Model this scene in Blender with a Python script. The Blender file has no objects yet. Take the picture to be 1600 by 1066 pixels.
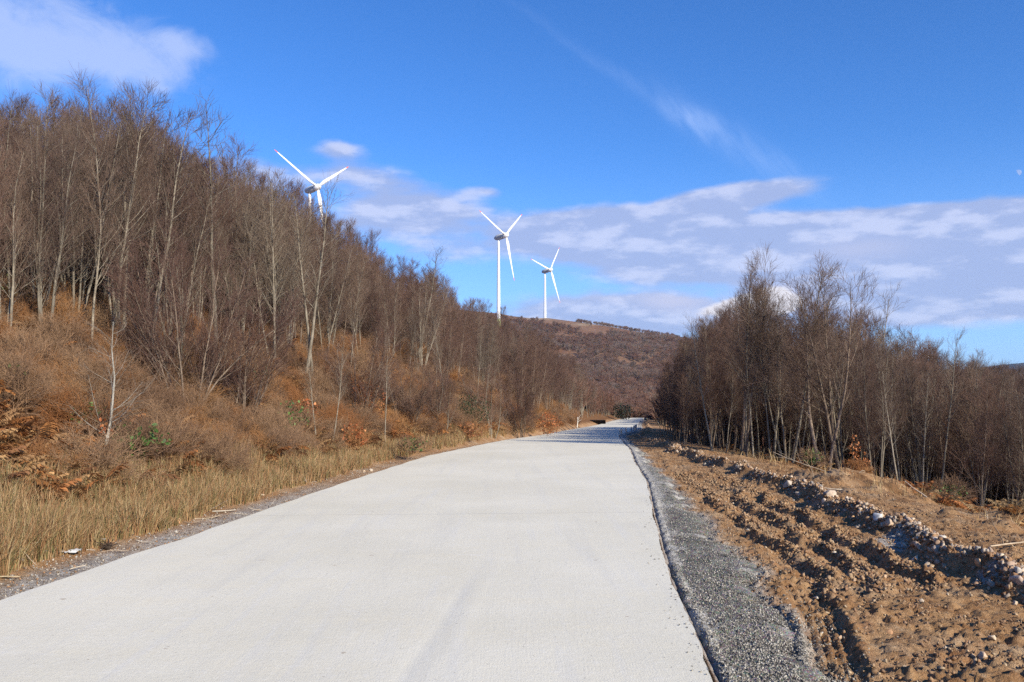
import bpy, math, random
import numpy as np
from mathutils import Vector, Matrix
R = math.radians
random.seed(7)
rng = np.random.default_rng(11)
scene = bpy.context.scene
COL = scene.collection

# ------------------------------------------------------------------ camera
F = 1300.0; HV = 622.0; EYE = 1.7          # focal length and eye level in photo pixels, eye height
cam_d = bpy.data.cameras.new('camera'); cam = bpy.data.objects.new('camera', cam_d); COL.objects.link(cam)
cam.location = (0, 0, EYE); cam.rotation_euler = (R(90), 0, 0)
cam_d.sensor_width = 36; cam_d.lens = 36 * F / 1600
cam_d.shift_y = (HV - 533) / 1600
cam_d.clip_start = 0.1; cam_d.clip_end = 20000
scene.camera = cam

# ------------------------------------------------------------------ light
SUN_AZ = 139.0; SUN_EL = 27.0              # azimuth clockwise from +Y
sd = bpy.data.lights.new('sun', 'SUN'); sun = bpy.data.objects.new('sun', sd); COL.objects.link(sun)
sd.energy = 5.0; sd.angle = R(0.55); sd.color = (1.0, 0.91, 0.76)
to_sun = Vector((math.sin(R(SUN_AZ)) * math.cos(R(SUN_EL)), math.cos(R(SUN_AZ)) * math.cos(R(SUN_EL)), math.sin(R(SUN_EL))))
sun.rotation_euler = to_sun.to_track_quat('Z', 'Y').to_euler()
sun.location = (30, -30, 40)
scene.view_settings.view_transform = 'Standard'
scene.view_settings.look = 'None'
scene.view_settings.exposure = 0.60
scene.view_settings.gamma = 1.0
scene.cycles.max_bounces = 6
scene.cycles.diffuse_bounces = 3
scene.cycles.volume_bounces = 0
scene.cycles.sample_clamp_indirect = 2.0
scene.cycles.sample_clamp_direct = 8.0
scene.cycles.use_denoising = False

# ------------------------------------------------------------------ node helper
class NT:
    def __init__(s, tree):
        s.t = tree; s.n = tree.nodes; s.l = tree.links
    def node(s, typ, **kw):
        nd = s.n.new(typ)
        for k, v in kw.items(): setattr(nd, k, v)
        return nd
    def put(s, sock, v):
        if v is None: return
        if isinstance(v, bpy.types.NodeSocket): s.l.new(v, sock)
        else: sock.default_value = v
    def m(s, op, a, b=None, c=None, clamp=False):
        nd = s.node('ShaderNodeMath', operation=op, use_clamp=clamp)
        s.put(nd.inputs[0], a); s.put(nd.inputs[1], b)
        if c is not None: s.put(nd.inputs[2], c)
        return nd.outputs[0]
    def mix(s, f, a, b, typ='MIX'):
        nd = s.node('ShaderNodeMix', data_type='RGBA', blend_type=typ)
        s.put(nd.inputs[0], f)
        for i, v in ((6, a), (7, b)):
            if isinstance(v, tuple) and len(v) == 3: v = v + (1,)
            s.put(nd.inputs[i], v)
        return nd.outputs[2]
    def noise(s, vec, scale, detail=4, rough=0.55, dist=0.0, col=False):
        nd = s.node('ShaderNodeTexNoise')
        s.put(nd.inputs['Vector'], vec); nd.inputs['Scale'].default_value = scale
        nd.inputs['Detail'].default_value = detail; nd.inputs['Roughness'].default_value = rough
        nd.inputs['Distortion'].default_value = dist
        return nd.outputs['Color' if col else 'Fac']
    def ramp(s, f, lo, hi):
        nd = s.node('ShaderNodeMapRange', interpolation_type='SMOOTHSTEP')
        s.put(nd.inputs[0], f); s.put(nd.inputs[1], lo); s.put(nd.inputs[2], hi)
        return nd.outputs[0]
    def comb(s, x, y, z):
        nd = s.node('ShaderNodeCombineXYZ')
        for i, v in enumerate((x, y, z)): s.put(nd.inputs[i], v)
        return nd.outputs[0]
    def sep(s, v):
        nd = s.node('ShaderNodeSeparateXYZ'); s.put(nd.inputs[0], v); return nd.outputs
    def scalev(s, v, sc):
        nd = s.node('ShaderNodeMapping'); s.put(nd.inputs['Vector'], v); nd.inputs['Scale'].default_value = sc
        return nd.outputs[0]

# ------------------------------------------------------------------ sky
world = bpy.data.worlds.new('World'); scene.world = world; world.use_nodes = True
W = NT(world.node_tree); W.n.clear()
sky = W.node('ShaderNodeTexSky'); sky.sky_type = 'NISHITA'; sky.sun_disc = False
sky.sun_elevation = R(SUN_EL); sky.sun_rotation = R(SUN_AZ)
sky.altitude = 1200; sky.air_density = 1.0; sky.dust_density = 0.35; sky.ozone_density = 2.2
tc = W.node('ShaderNodeTexCoord')
D = W.sep(tc.outputs['Generated'])
hs = W.node('ShaderNodeHueSaturation'); hs.inputs['Saturation'].default_value = 1.22; hs.inputs['Value'].default_value = 1.0
W.l.new(sky.outputs[0], hs.inputs['Color'])
skyc = W.mix(1.0, hs.outputs[0], (0.76, 1.03, 1.42), 'MULTIPLY')
# azimuth / elevation of a direction, in "pixels" of about a thousandth of a radian
az = W.m('ARCTAN2', D[0], D[1])
el = W.m('ARCSINE', D[2])
def px(u, v):
    a = math.atan((u - 800) / F); return a, math.atan((HV - v) / F * math.cos(a))
P3 = tc.outputs['Generated']
wob = W.noise(P3, 9.0, 3, 0.6, col=True)
ws = W.sep(wob)
azw = W.m('ADD', az, W.m('MULTIPLY', W.m('SUBTRACT', ws[0], 0.5), 0.045))
elw = W.m('ADD', el, W.m('MULTIPLY', W.m('SUBTRACT', ws[1], 0.5), 0.022))
def blob(u, v, rx, ry, ang=0, amp=1.0, A=None, E=None):
    a0, e0 = px(u, v); A = azw if A is None else A; E = elw if E is None else E
    dx = W.m('SUBTRACT', A, a0); dy = W.m('SUBTRACT', E, e0)
    c, s_ = math.cos(R(ang)), math.sin(R(ang))
    if ang:
        X = W.m('ADD', W.m('MULTIPLY', dx, c), W.m('MULTIPLY', dy, s_)); Y = W.m('SUBTRACT', W.m('MULTIPLY', dy, c), W.m('MULTIPLY', dx, s_))
    else: X, Y = dx, dy
    X = W.m('MULTIPLY', X, F / rx); Y = W.m('MULTIPLY', Y, F / ry)
    r2 = W.m('ADD', W.m('MULTIPLY', X, X), W.m('MULTIPLY', Y, Y))
    return W.m('MULTIPLY', W.m('EXPONENT', W.m('MULTIPLY', r2, -0.85)), amp * 1.15)
def addup(lst):
    o = lst[0]
    for q in lst[1:]: o = W.m('ADD', o, q)
    return o
clouds = [(530, 238, 40, 17, 0, .75), (535, 273, 75, 15, 0, .6), (395, 270, 70, 28, 0, .6), (640, 320, 95, 30, -4, 1.0), (590, 352, 110, 26, 0, .6),
          (750, 302, 34, 9, 0, .5), (690, 400, 120, 22, 0, .35),
          (880, 352, 100, 25, 3, 1.0), (1010, 338, 120, 20, 8, 1.0), (1180, 303, 85, 15, 4, 1.0), (1110, 318, 80, 16, 10, .8),
          (960, 385, 190, 20, 0, .7), (1080, 372, 200, 30, 0, 1.0), (1250, 370, 170, 26, 0, 1.0), (1220, 405, 230, 26, 0, .9), (1400, 390, 150, 36, -4, 1.1),
          (1520, 425, 170, 38, -4, 1.1), (1430, 470, 170, 28, 4, 1.1), (1560, 465, 120, 22, 0, .9), (1300, 440, 160, 28, 0, .7), (1060, 425, 120, 14, 0, .5),
          (950, 487, 140, 26, 0, 1.3), (1045, 480, 50, 16, 0, 1.0), (1000, 510, 160, 20, 0, .8), (1420, 329, 90, 9, 0, .6), (1560, 322, 80, 11, 0, .75), (1595, 378, 75, 17, 0, .85),
          (1800, 400, 240, 60, 0, 1.0), (2100, 330, 260, 50, 0, 1.0), (-300, 300, 260, 50, 0, .8)]
mask = addup([blob(*c) for c in clouds])
stretch = W.comb(W.m('MULTIPLY', az, 3.2), W.m('MULTIPLY', el, 9.0), 0.0)
n1 = W.noise(stretch, 3.4, 7, 0.58)
dens = W.m('ADD', mask, W.m('MULTIPLY', W.m('SUBTRACT', n1, 0.5), 1.3))
alpha = W.m('MULTIPLY', W.m('MULTIPLY', W.ramp(dens, 0.26, 0.98), W.ramp(mask, 0.12, 0.45)), 0.86)
# cloud shade: thick middles and undersides lilac grey, crests near white
st2 = W.comb(W.m('MULTIPLY', az, 3.2), W.m('ADD', W.m('MULTIPLY', el, 9.0), 0.16), 3.0)
n2 = W.noise(W.comb(W.m('MULTIPLY', az, 3.2), W.m('ADD', W.m('MULTIPLY', el, 9.0), 0.14), 0.0), 3.4, 5, 0.58)
lit = W.ramp(W.m('SUBTRACT', n1, n2), -0.05, 0.16)
ccol = W.mix(lit, (0.30, 0.36, 0.56), (0.46, 0.50, 0.67))
warm = addup([blob(1055, 470, 45, 14, 0, .9), blob(1195, 463, 60, 16, 0, 1.3), blob(1340, 390, 60, 14, 0, .5), blob(940, 465, 80, 8, 0, .4)])
# white puff behind the right-hand trees
puff = W.m('MULTIPLY', W.ramp(W.m('ADD', addup([blob(1195, 468, 48, 17, 0, 1.2), blob(1140, 485, 60, 14, 0, .9)]), W.m('MULTIPLY', W.m('SUBTRACT', n1, 0.5), 1.2)), 0.45, 0.8), 0.9)
# wispy sheet at the upper left
n3 = W.noise(W.comb(W.m('MULTIPLY', az, 6.0), W.m('MULTIPLY', el, 9.0), 2.0), 2.6, 8, 0.62, 0.5)
wisp = addup([blob(40, 55, 150, 42, -4, .8), blob(130, 92, 100, 22, 0, .6), blob(200, 55, 80, 36, 0, .4), blob(285, 65, 34, 18, 0, .75), blob(-150, 40, 160, 70, 0, .5)])
wa = W.m('MULTIPLY', W.ramp(wisp, .06, .4), W.m('MULTIPLY', W.ramp(W.m('ADD', wisp, W.m('MULTIPLY', W.m('SUBTRACT', n3, 0.5), 2.4)), 0.0, 1.35), 0.66))
# thin cirrus streak high in the middle
A1, E1 = az, el
rotv = W.node('ShaderNodeVectorRotate', rotation_type='Z_AXIS'); W.l.new(W.comb(az, el, 0.0), rotv.inputs[0]); rotv.inputs['Angle'].default_value = R(52)
n4 = W.noise(W.scalev(rotv.outputs[0], (22, 80, 1)), 1.0, 6, 0.65)
cir = addup([blob(1085, 185, 52, 15, -38, 1.0), blob(1000, 140, 90, 8, -33, .30), blob(880, 65, 130, 6, -33, .16), blob(1170, 232, 85, 17, -34, .55), blob(1250, 275, 45, 9, -48, .35)])
ca = W.m('MULTIPLY', W.m('MULTIPLY', cir, W.ramp(n4, 0.0, 1.0)), 0.36)
# paler air towards the skyline
hz = W.m('MULTIPLY', W.ramp(W.m('MULTIPLY', el, -1.0), -0.30, -0.0), 0.52)
c = W.mix(hz, skyc, (2.7, 4.4, 8.2))
K = 1 / 0.1
def k3(t, s=K): return tuple(v * s for v in t) + (1,)
ccs = W.mix(1.0, ccol, (K, K, K), 'MULTIPLY')
c = W.mix(wa, c, k3((0.42, 0.50, 0.74)))
c = W.mix(ca, c, k3((0.42, 0.55, 0.85)))
c = W.mix(alpha, c, ccs)
c = W.mix(W.m('MULTIPLY', W.m('MULTIPLY', warm, alpha), 0.55), c, k3((0.55, 0.54, 0.66)))
c = W.mix(puff, c, k3((0.66, 0.64, 0.68)))
bg = W.node('ShaderNodeBackground'); W.l.new(c, bg.inputs[0]); bg.inputs[1].default_value = 0.095
wo = W.node('ShaderNodeOutputWorld'); W.l.new(bg.outputs[0], wo.inputs[0])

# ------------------------------------------------------------------ object helpers
def tag(o, label=None, cat=None, group=None, kind=None):
    if label: o['label'] = label
    if cat: o['category'] = cat
    if group: o['group'] = group
    if kind: o['kind'] = kind
    return o
def link(name, me, parent=None, loc=None, rz=0, sc=None):
    o = bpy.data.objects.new(name, me); COL.objects.link(o)
    if parent: o.parent = parent
    if loc is not None: o.location = loc
    o.rotation_euler = (0, 0, rz)
    if sc is not None: o.scale = (sc, sc, sc) if not hasattr(sc, '__len__') else sc
    return o
def empty(name, loc, rz=0, sc=1):
    o = link(name, None, None, loc, rz, sc); o.empty_display_size = 0.3; return o
def mesh_np(name, V, faces, mats, midx=None, smooth=False, attrs=None):
    """faces: (n,3) or (n,4) int array, or list of such arrays"""
    if not isinstance(faces, (list, tuple)): faces = [faces]
    faces = [np.asarray(f, np.int32) for f in faces if len(f)]
    me = bpy.data.meshes.new(name)
    V = np.asarray(V, np.float32)
    me.vertices.add(len(V)); me.vertices.foreach_set('co', V.ravel())
    loops = np.concatenate([f.ravel() for f in faces]); tot = np.concatenate([np.full(len(f), f.shape[1], np.int32) for f in faces])
    me.loops.add(len(loops)); me.loops.foreach_set('vertex_index', loops)
    st = np.concatenate([[0], np.cumsum(tot)[:-1]]).astype(np.int32)
    me.polygons.add(len(tot)); me.polygons.foreach_set('loop_start', st)
    me.polygons.foreach_set('loop_total', tot)
    if midx is not None: me.polygons.foreach_set('material_index', np.asarray(midx, np.int32))
    if smooth: me.polygons.foreach_set('use_smooth', np.ones(len(tot), bool))
    for m in (mats if isinstance(mats, (list, tuple)) else [mats]): me.materials.append(m)
    if attrs:
        for k, a in attrs.items():
            a = np.asarray(a, np.float32)
            if a.ndim == 1: at = me.attributes.new(k, 'FLOAT', 'POINT'); at.data.foreach_set('value', a)
            else:
                if a.shape[1] == 3: a = np.concatenate([a, np.ones((len(a), 1), np.float32)], 1)
                at = me.attributes.new(k, 'FLOAT_COLOR', 'POINT'); at.data.foreach_set('color', a.ravel())
    me.update(calc_edges=True)
    return me

# ------------------------------------------------------------------ numpy noise
_perm = np.random.default_rng(5).random((256, 256))
def vnoise(x, y):
    xi = np.floor(x).astype(int); yi = np.floor(y).astype(int); fx = x - xi; fy = y - yi
    fx = fx * fx * (3 - 2 * fx); fy = fy * fy * (3 - 2 * fy)
    g = lambda a, b: _perm[a & 255, b & 255]
    return (g(xi, yi) * (1 - fx) + g(xi + 1, yi) * fx) * (1 - fy) + (g(xi, yi + 1) * (1 - fx) + g(xi + 1, yi + 1) * fx) * fy
def fbm(x, y, f=1.0, o=4, r=0.5):
    s = 0; a = 1.0; t = 0
    for i in range(o):
        s = s + a * vnoise(x * f + 17.3 * i, y * f - 9.1 * i); t += a; a *= r; f *= 2.03
    return s / t - 0.5
def sm(x, a, b):
    t = np.clip((x - a) / (b - a), 0, 1); return t * t * (3 - 2 * t)

# ------------------------------------------------------------------ terrain
YT = [-40, 0, 5, 7, 9, 10, 12.3, 15.2, 17.4, 19.6, 24.3, 31.6, 38, 45, 57, 66, 90, 111, 138, 170, 230]
XL = [-6.5, -5.0, -4.45, -4.28, -4.13, -3.98, -3.78, -3.52, -3.3, -3.05, -2.5, -0.97, -0.2, 0.5, 2.0, 4.0, 8.0, 11.6, 16.6, 23.6, 40]
YR = [-40, 0, 5, 8, 12.4, 17, 22.5, 28.3, 31.6, 38, 45, 57, 66, 90, 111, 138, 170, 230]
XR = [-2.0, 0.45, 1.22, 1.5, 2.1, 2.75, 3.3, 4.0, 4.25, 5.0, 5.8, 7.3, 9.5, 13.6, 16.8, 21.2, 27, 43]
ZT_Y = [-40, 0, 25, 31.6, 38, 45, 57, 66, 95, 111, 138, 170, 230, 320]
ZT_Z = [0.3, 0, 0, -0.03, -0.2, -.45, -.84, -.92, -1.55, -1.85, -2.1, -2.35, -4.5, -8]
xl = lambda y: np.interp(y, YT, XL)
xr = lambda y: np.interp(y, YR, XR)
zr = lambda y: np.interp(y, ZT_Y, ZT_Z)
BY = [0, 5, 7.5, 9.7, 13.6, 20, 27, 38, 60, 100]; BS = [4.4, 3.8, 3.3, 3.15, 3.0, 2.4, 1.65, 1.35, 1.2, 1.2]
berm = lambda y: np.interp(y, BY, BS) + 0.12 * np.sin(y * 1.3) + 0.08 * np.sin(y * 3.1 + 1)
GW = lambda y: np.interp(y, [0, 5, 8.5, 12, 17, 28, 60], [.62, .66, .85, .6, .5, .3, .4]) + 0.05 * np.sin(y * 2.2) + .18 * (vnoise(y * 1.9, y * 0 + 4) - .5) + .10 * (vnoise(y * 6, y * 0 + 4) - .5)
r1 = lambda y: np.interp(y, [3, 5, 7, 9, 12, 15, 20, 30], [.75, .85, 1.15, 1.45, 1.2, .95, .75, .7])
def near_h(x, y, detail=True):
    z0 = zr(y); sr = x - xr(y); sl = xl(y) - x
    z = z0 + np.where((sr < 0) & (sl < 0), -0.16, 0.0)
    # right side
    g = GW(y); b = berm(y)
    rz = -0.10 * sm(sr, 0, .08)
    rz = rz - 0.9 * sm(sr, b + .8, b + 6.0) - 0.29 * np.clip(sr - b - 5.0, 0, 30) - 0.12 * np.clip(sr - b - 35, 0, 200)
    if detail:
        dirt = sm(sr, g - .05, g + .1)
        near = sm(-y, -60, -20)
        rz = rz + (1 - dirt) * (0.03 * fbm(x, y, 9, 3) + 0.05 * np.exp(-((sr - .10) / .06) ** 2) * (vnoise(x * 0 + 3, y * 5) - .1)) * (sr > 0)
        lump = fbm(x, y, 3.2, 5, .62)
        rz = rz + dirt * near * (0.11 * lump + 0.055 * np.abs(fbm(x, y, 9, 4, .6)) * 2 * (sr < b + 8) + .085 * (1 + .5 * (1 - sm(y, 7, 10))) * fbm(x, y, 15, 3, .6) * sm(fbm(x, y, .8, 3), -.16, .04) + .02 * fbm(x, y, 34, 1))
        amp = .82 * sm(y, 7.2, 8.6) * (1 - .8 * sm(y, 13.5, 18)) * (1 - sm(y, 26, 34))
        c1 = r1(y); wv = 0.06 * np.sin(y * 1.7) + .25 * (vnoise(y * 2.2, y * 0 + 2.) - .5)
        for off, dpt, hh in ((0, .09, .055), (.46, .075, .06), (.95, .10, .08)):
            d = sr - (c1 + off + wv + .16 * (vnoise(y * 1.9 + off * 77, y * 0 + 3) - .5))
            k = 1.15 * sm(vnoise(y * 2.6 + off * 31, y * 0 + off), .05, .7) * (.45 + .7 * vnoise(x * 9, y * 9) + .45 * vnoise(x * 23, y * 23))
            rz = rz + amp * (-dpt * np.exp(-(d / .10) ** 2) + hh * k * np.exp(-((d - .17) / .06) ** 2))
        # tread print in the foreground
        a2 = (1 - sm(y, 7.4, 8.4)); d = sr - (c1 + .02 * np.sin(y * 3))
        rz = rz + a2 * (-.045 * sm(-np.abs(d), -.2, -.15) + .018 * sm(-np.abs(d), -.19, -.16) * np.cos(d * 2 * math.pi / .075) + .03 * np.exp(-((np.abs(d) - .22) / .05) ** 2) * (.4 + vnoise(y * 7, d * 3)))
        # windrow of rubble
        dB = sr - b
        rz = rz + 0.19 * np.exp(-(dB / .19) ** 2) * (.65 + .7 * vnoise(x * 4, y * 4)) * (1 - .35 * sm(y, 25, 40))
        # spoil heaps past the windrow
        rz = rz + 0.34 * sm(fbm(x + 40, y, .55, 3), .02, .22) * sm(sr, b + .6, b + 1.6) * (1 - sm(sr, b + 4.5, b + 7)) * (1 - sm(y, 20, 28))
        rz = rz + 0.20 * fbm(x, y, .8, 3) * sm(sr, b + 1, b + 3)
    # left side
    wf = np.interp(y, [0, 20, 45, 120], [1.0, 1.0, .62, .62]); hf = np.interp(y, [0, 20, 45, 95, 140, 200], [1, 1, 1.12, 1.05, .5, .25])
    q = sl / wf
    lz = np.interp(q, [0, .12, .9, 1.4, 3, 5, 7, 9, 14, 40], [0, -.13, -.10, .08, .75, 2.0, 3.2, 3.85, 4.5, 7.0]) * hf
    if detail:
        lz = lz + 0.05 * fbm(x, y, 5, 4) * sm(sl, 0.05, .4) + 0.30 * fbm(x, y, .7, 3) * sm(sl, 1.2, 4) + .025 * np.abs(fbm(x, y, 14, 2)) * sm(sl, .02, .3)
    return z + np.where(sr >= 0, rz, 0) + np.where(sl >= 0, lz, 0)
CU = [-3000, -600, 300, 500, 650, 780, 800, 830, 855, 900, 950, 1000, 1050, 1100, 1200, 1300, 1450, 1800, 4000]
CV = [560, 470, 470, 470, 478, 490, 494, 497.5, 497, 503, 510, 519, 526, 540, 575, 606, 640, 660, 670]
def far_h(x, y):
    y_ = np.maximum(y, 20.0)
    u = 800 + F * x / y_
    zc = EYE + (HV - np.interp(u, CU, CV)) / F * 900.0
    t = np.clip((y_ - 220) / 680, 0, 1)
    p = np.interp(t, [0, .12, .3, .55, .8, .93, 1.0], [0, .02, .13, .42, .78, .95, 1.0])
    base = -9.0 - 26 * sm(u, 1150, 1700)
    z = base + (zc - base) * p
    z = z - 0.10 * np.clip(y_ - 905, 0, 3000)
    z = z + (9 * fbm(x, y, .006, 3) + 3.5 * fbm(x + 500, y, .02, 3)) * sm(y_, 230, 400) * (1 - sm(y_, 780, 880))
    return np.where(y < 20, -9, z)
def H(x, y, detail=True):
    x = np.asarray(x, float); y = np.asarray(y, float)
    w = sm(np.hypot(x * .8, y), 150, 300)
    return near_h(x, y, detail) * (1 - w) + far_h(x, y) * w
def Hs(x, y): return float(H(np.array([x]), np.array([y]))[0])
def scr(x, y, z): return 800 + F * x / y, HV - F * (z - EYE) / y

# ------------------------------------------------------------------ materials
def mat(name):
    m = bpy.data.materials.new(name); m.use_nodes = True; t = NT(m.node_tree)
    b = m.node_tree.nodes['Principled BSDF']; b.inputs['Roughness'].default_value = 0.9
    b.inputs['Specular IOR Level'].default_value = 0.25
    return m, t, b
def geo_pos(t): return t.node('ShaderNodeNewGeometry').outputs['Position']
def attr(t, n, col=False):
    a = t.node('ShaderNodeAttribute', attribute_name=n); return a.outputs['Color' if col else 'Fac']
def bump(t, b, h, dist, st=1.0):
    bp = t.node('ShaderNodeBump'); bp.inputs['Strength'].default_value = st; bp.inputs['Distance'].default_value = dist
    t.put(bp.inputs['Height'], h); t.l.new(bp.outputs[0], b.inputs['Normal'])

# concrete road
M_conc, t, b = mat('pale_concrete')
p = geo_pos(t)
big = t.noise(p, 0.35, 4, .6); st = t.noise(t.scalev(p, (.7, 3.2, 1)), 1.1, 5, .6); st2 = t.noise(t.scalev(p, (5, .25, 1)), 1.2, 5, .65)
fine = t.noise(p, 75, 4, .75); mid = t.noise(p, 16, 5, .7)
cc = t.mix(t.ramp(big, .3, .7), (.625, .585, .465), (.70, .66, .54))
cc = t.mix(t.m('MULTIPLY', t.ramp(st, .45, .75), .38), cc, (.70, .635, .475))
cc = t.mix(t.m('MULTIPLY', t.ramp(st2, .50, .72), .35), cc, (.60, .59, .55))
cc = t.mix(t.m('MULTIPLY', t.ramp(fine, .36, .62), .30), (.36, .345, .32), cc) if False else t.mix(t.m('MULTIPLY', t.ramp(t.m('SUBTRACT', 1.0, fine), .50, .68), .36), cc, (.47, .45, .39))
cc = t.mix(t.m('MULTIPLY', t.ramp(mid, .50, .68), .22), cc, (.76, .74, .68))
pit = t.noise(t.scalev(p, (30, 30, 1)), 1, 1, .5); cc = t.mix(t.m('MULTIPLY', t.ramp(pit, .72, .76), .55), cc, (.28, .25, .21))
spot = t.noise(p, 7.5, 2, .5); cc = t.mix(t.m('MULTIPLY', t.ramp(spot, .735, .76), .55), cc, (.30, .22, .15))
ys = t.sep(p)
def jline(yy, w, a):
    d = t.m('ABSOLUTE', t.m('SUBTRACT', t.m('ADD', ys[1], t.m('MULTIPLY', t.m('SUBTRACT', t.noise(p, 1.1, 3), .5), .10)), t.m('ADD', yy, t.m('MULTIPLY', ys[0], .06))))
    return t.m('MULTIPLY', t.m('LESS_THAN', d, w), a)
scf = t.noise(t.scalev(p, (1.2, 6, 1)), 1.4, 6, .7, 1.5); cc = t.mix(t.m('MULTIPLY', t.ramp(scf, .60, .70), .28), cc, (.74, .73, .70)); mud = t.noise(p, 2.6, 6, .8); cc = t.mix(t.m('MULTIPLY', t.ramp(mud, .66, .74), .30), cc, (.42, .31, .20))
cc = t.mix(jline(12.25, .008, .65), cc, (.25, .24, .23)); cc = t.mix(jline(21.5, .010, .4), cc, (.25, .24, .23)); cc = t.mix(jline(33.0, .016, .4), cc, (.25, .24, .23))
t.put(b.inputs['Base Color'], cc); b.inputs['Roughness'].default_value = .85
broom = t.noise(t.scalev(p, (70, 3, 1)), 1, 3, .6)
trk = attr(t, 'seam')
h = t.m('ADD', t.m('MULTIPLY', fine, 1.0), t.m('ADD', t.m('MULTIPLY', mid, .9), t.m('MULTIPLY', broom, .35)))
tm = t.noise(t.scalev(p, (2.6, .16, 1)), 1.0, 5, .6); cc2 = t.mix(t.m('MULTIPLY', t.ramp(tm, .52, .66), .20), cc, (.50, .49, .45)); cc2 = t.mix(t.m('MULTIPLY', trk, .30), cc2, (.50, .50, .48)); t.put(b.inputs['Base Color'], cc2)
bump(t, b, h, .0035, .9)

# ground sheet, colours by what lies there
M_gr, t, b = mat('bare_ground')
p = geo_pos(t); zc = attr(t, 'zone', True); zs = t.sep(zc)     # r: clay track, g: cement dust, b: leaf litter
nA = t.noise(p, .8, 5, .6); nB = t.noise(p, 4.5, 6, .65); nC = t.noise(p, 30, 5, .7); nD = t.noise(p, 130, 3, .7)
clay = t.mix(t.ramp(nB, .3, .7), (.26, .130, .054), (.42, .255, .125))
clay = t.mix(t.m('MULTIPLY', t.ramp(nA, .48, .70), .75), clay, (.46, .33, .205))
clay = t.mix(t.m('MULTIPLY', t.ramp(t.noise(p, 2.1, 5, .7), .56, .70), .6), clay, (.36, .15, .055))
clay = t.mix(t.m('MULTIPLY', t.ramp(nC, .52, .72), .5), clay, (.46, .37, .26))
clay = t.mix(t.m('MULTIPLY', t.ramp(nC, .50, .34), .5), clay, (.12, .068, .038))
dust = t.mix(t.ramp(nB, .3, .7), (.33, .31, .28), (.55, .54, .50)); dust = t.mix(t.m('MULTIPLY', t.ramp(nC, .55, .40), .7), dust, (.13, .10, .075))
lit_ = t.mix(t.ramp(nB, .35, .65), (.085, .042, .020), (.20, .10, .042)); lit_ = t.mix(t.m('MULTIPLY', t.ramp(nC, .5, .75), .7), lit_, (.26, .14, .06))
cc = t.mix(zs[1], clay, dust); cc = t.mix(zs[2], cc, lit_)
t.put(b.inputs['Base Color'], cc); b.inputs['Roughness'].default_value = .97; b.inputs['Specular IOR Level'].default_value = .12
bump(t, b, t.m('ADD', t.m('MULTIPLY', nC, 1.6), nD), .018, .9)

# crushed grey stone bed
M_gv, t, b = mat('crushed_stone')
p = geo_pos(t); nB = t.noise(p, 3.0, 4, .6); vo = t.node('ShaderNodeTexVoronoi'); t.put(vo.inputs['Vector'], p); vo.inputs['Scale'].default_value = 75
pale = attr(t, 'pale')
gc = t.mix(t.ramp(nB, .35, .65), (.11, .10, .086), (.21, .195, .168))
gc = t.mix(.45, gc, vo.outputs['Color'], 'SOFT_LIGHT')
gc = t.mix(t.m('MULTIPLY', t.ramp(t.m('ADD', pale, t.m('MULTIPLY', t.m('SUBTRACT', t.noise(p, 9, 5, .65), .5), 1.3)), .35, .75), .85), gc, (.42, .40, .36))
t.put(b.inputs['Base Color'], gc); bump(t, b, t.m('SUBTRACT', 1.0, vo.outputs['Distance']), .012, 1.0)

def coloured(name, attrn='tint', rough=.85, trans=0.0, spec=.2, sc=40, amt=.35):
    m, t, b = mat(name); a = attr(t, attrn, True); n = t.noise(geo_pos(t), sc, 4, .65)
    t.put(b.inputs['Base Color'], t.mix(1.0, a, t.mix(t.ramp(n, .25, .75), (1 - amt,) * 3, (1 + amt,) * 3), 'MULTIPLY'))
    b.inputs['Roughness'].default_value = rough; b.inputs['Specular IOR Level'].default_value = spec
    if trans:
        tr = t.node('ShaderNodeBsdfTranslucent'); t.put(tr.inputs[0], a); mx = t.node('ShaderNodeMixShader'); mx.inputs[0].default_value = trans
        t.l.new(b.outputs[0], mx.inputs[1]); t.l.new(tr.outputs[0], mx.inputs[2])
        t.l.new(mx.outputs[0], m.node_tree.nodes['Material Output'].inputs[0])
    return m
M_stone = coloured('broken_stone', sc=22, amt=.3)
M_clod = coloured('earth_clod', sc=60, amt=.4)
M_leafy = coloured('dry_blade', trans=.3, sc=9, amt=.15)
M_leaf = coloured('leaf', trans=.25, rough=.6, spec=.35, sc=25, amt=.2)

def bark(name, c0, c1, dark):
    m, t, b = mat(name); tcn = t.node('ShaderNodeTexCoord').outputs['Object']
    oi = t.node('ShaderNodeObjectInfo').outputs['Random']
    pv = t.node('ShaderNodeVectorMath', operation='ADD'); t.put(pv.inputs[0], tcn); t.put(pv.inputs[1], t.comb(t.m('MULTIPLY', oi, 31.0), 0.0, 0.0))
    n = t.noise(t.scalev(pv.outputs[0], (9, 9, 3.0)), 1, 5, .65); n2 = t.noise(t.scalev(pv.outputs[0], (24, 24, 60)), 1, 4, .6)
    cc = t.mix(t.ramp(n, .35, .65), c0, c1); cc = t.mix(t.m('MULTIPLY', t.ramp(n2, .52, .66), .65), cc, dark)
    br = t.m('ADD', .72, t.m('MULTIPLY', oi, .5)); cc = t.mix(1.0, cc, t.comb(br, br, br), 'MULTIPLY')
    t.put(b.inputs['Base Color'], cc); bump(t, b, n2, .01, .7); return m
M_bark = bark('grey_bark', (.16, .135, .100), (.29, .25, .19), (.095, .075, .055))
M_barkd = bark('brown_bark', (.15, .11, .08), (.25, .19, .14), (.07, .05, .036))
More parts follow.
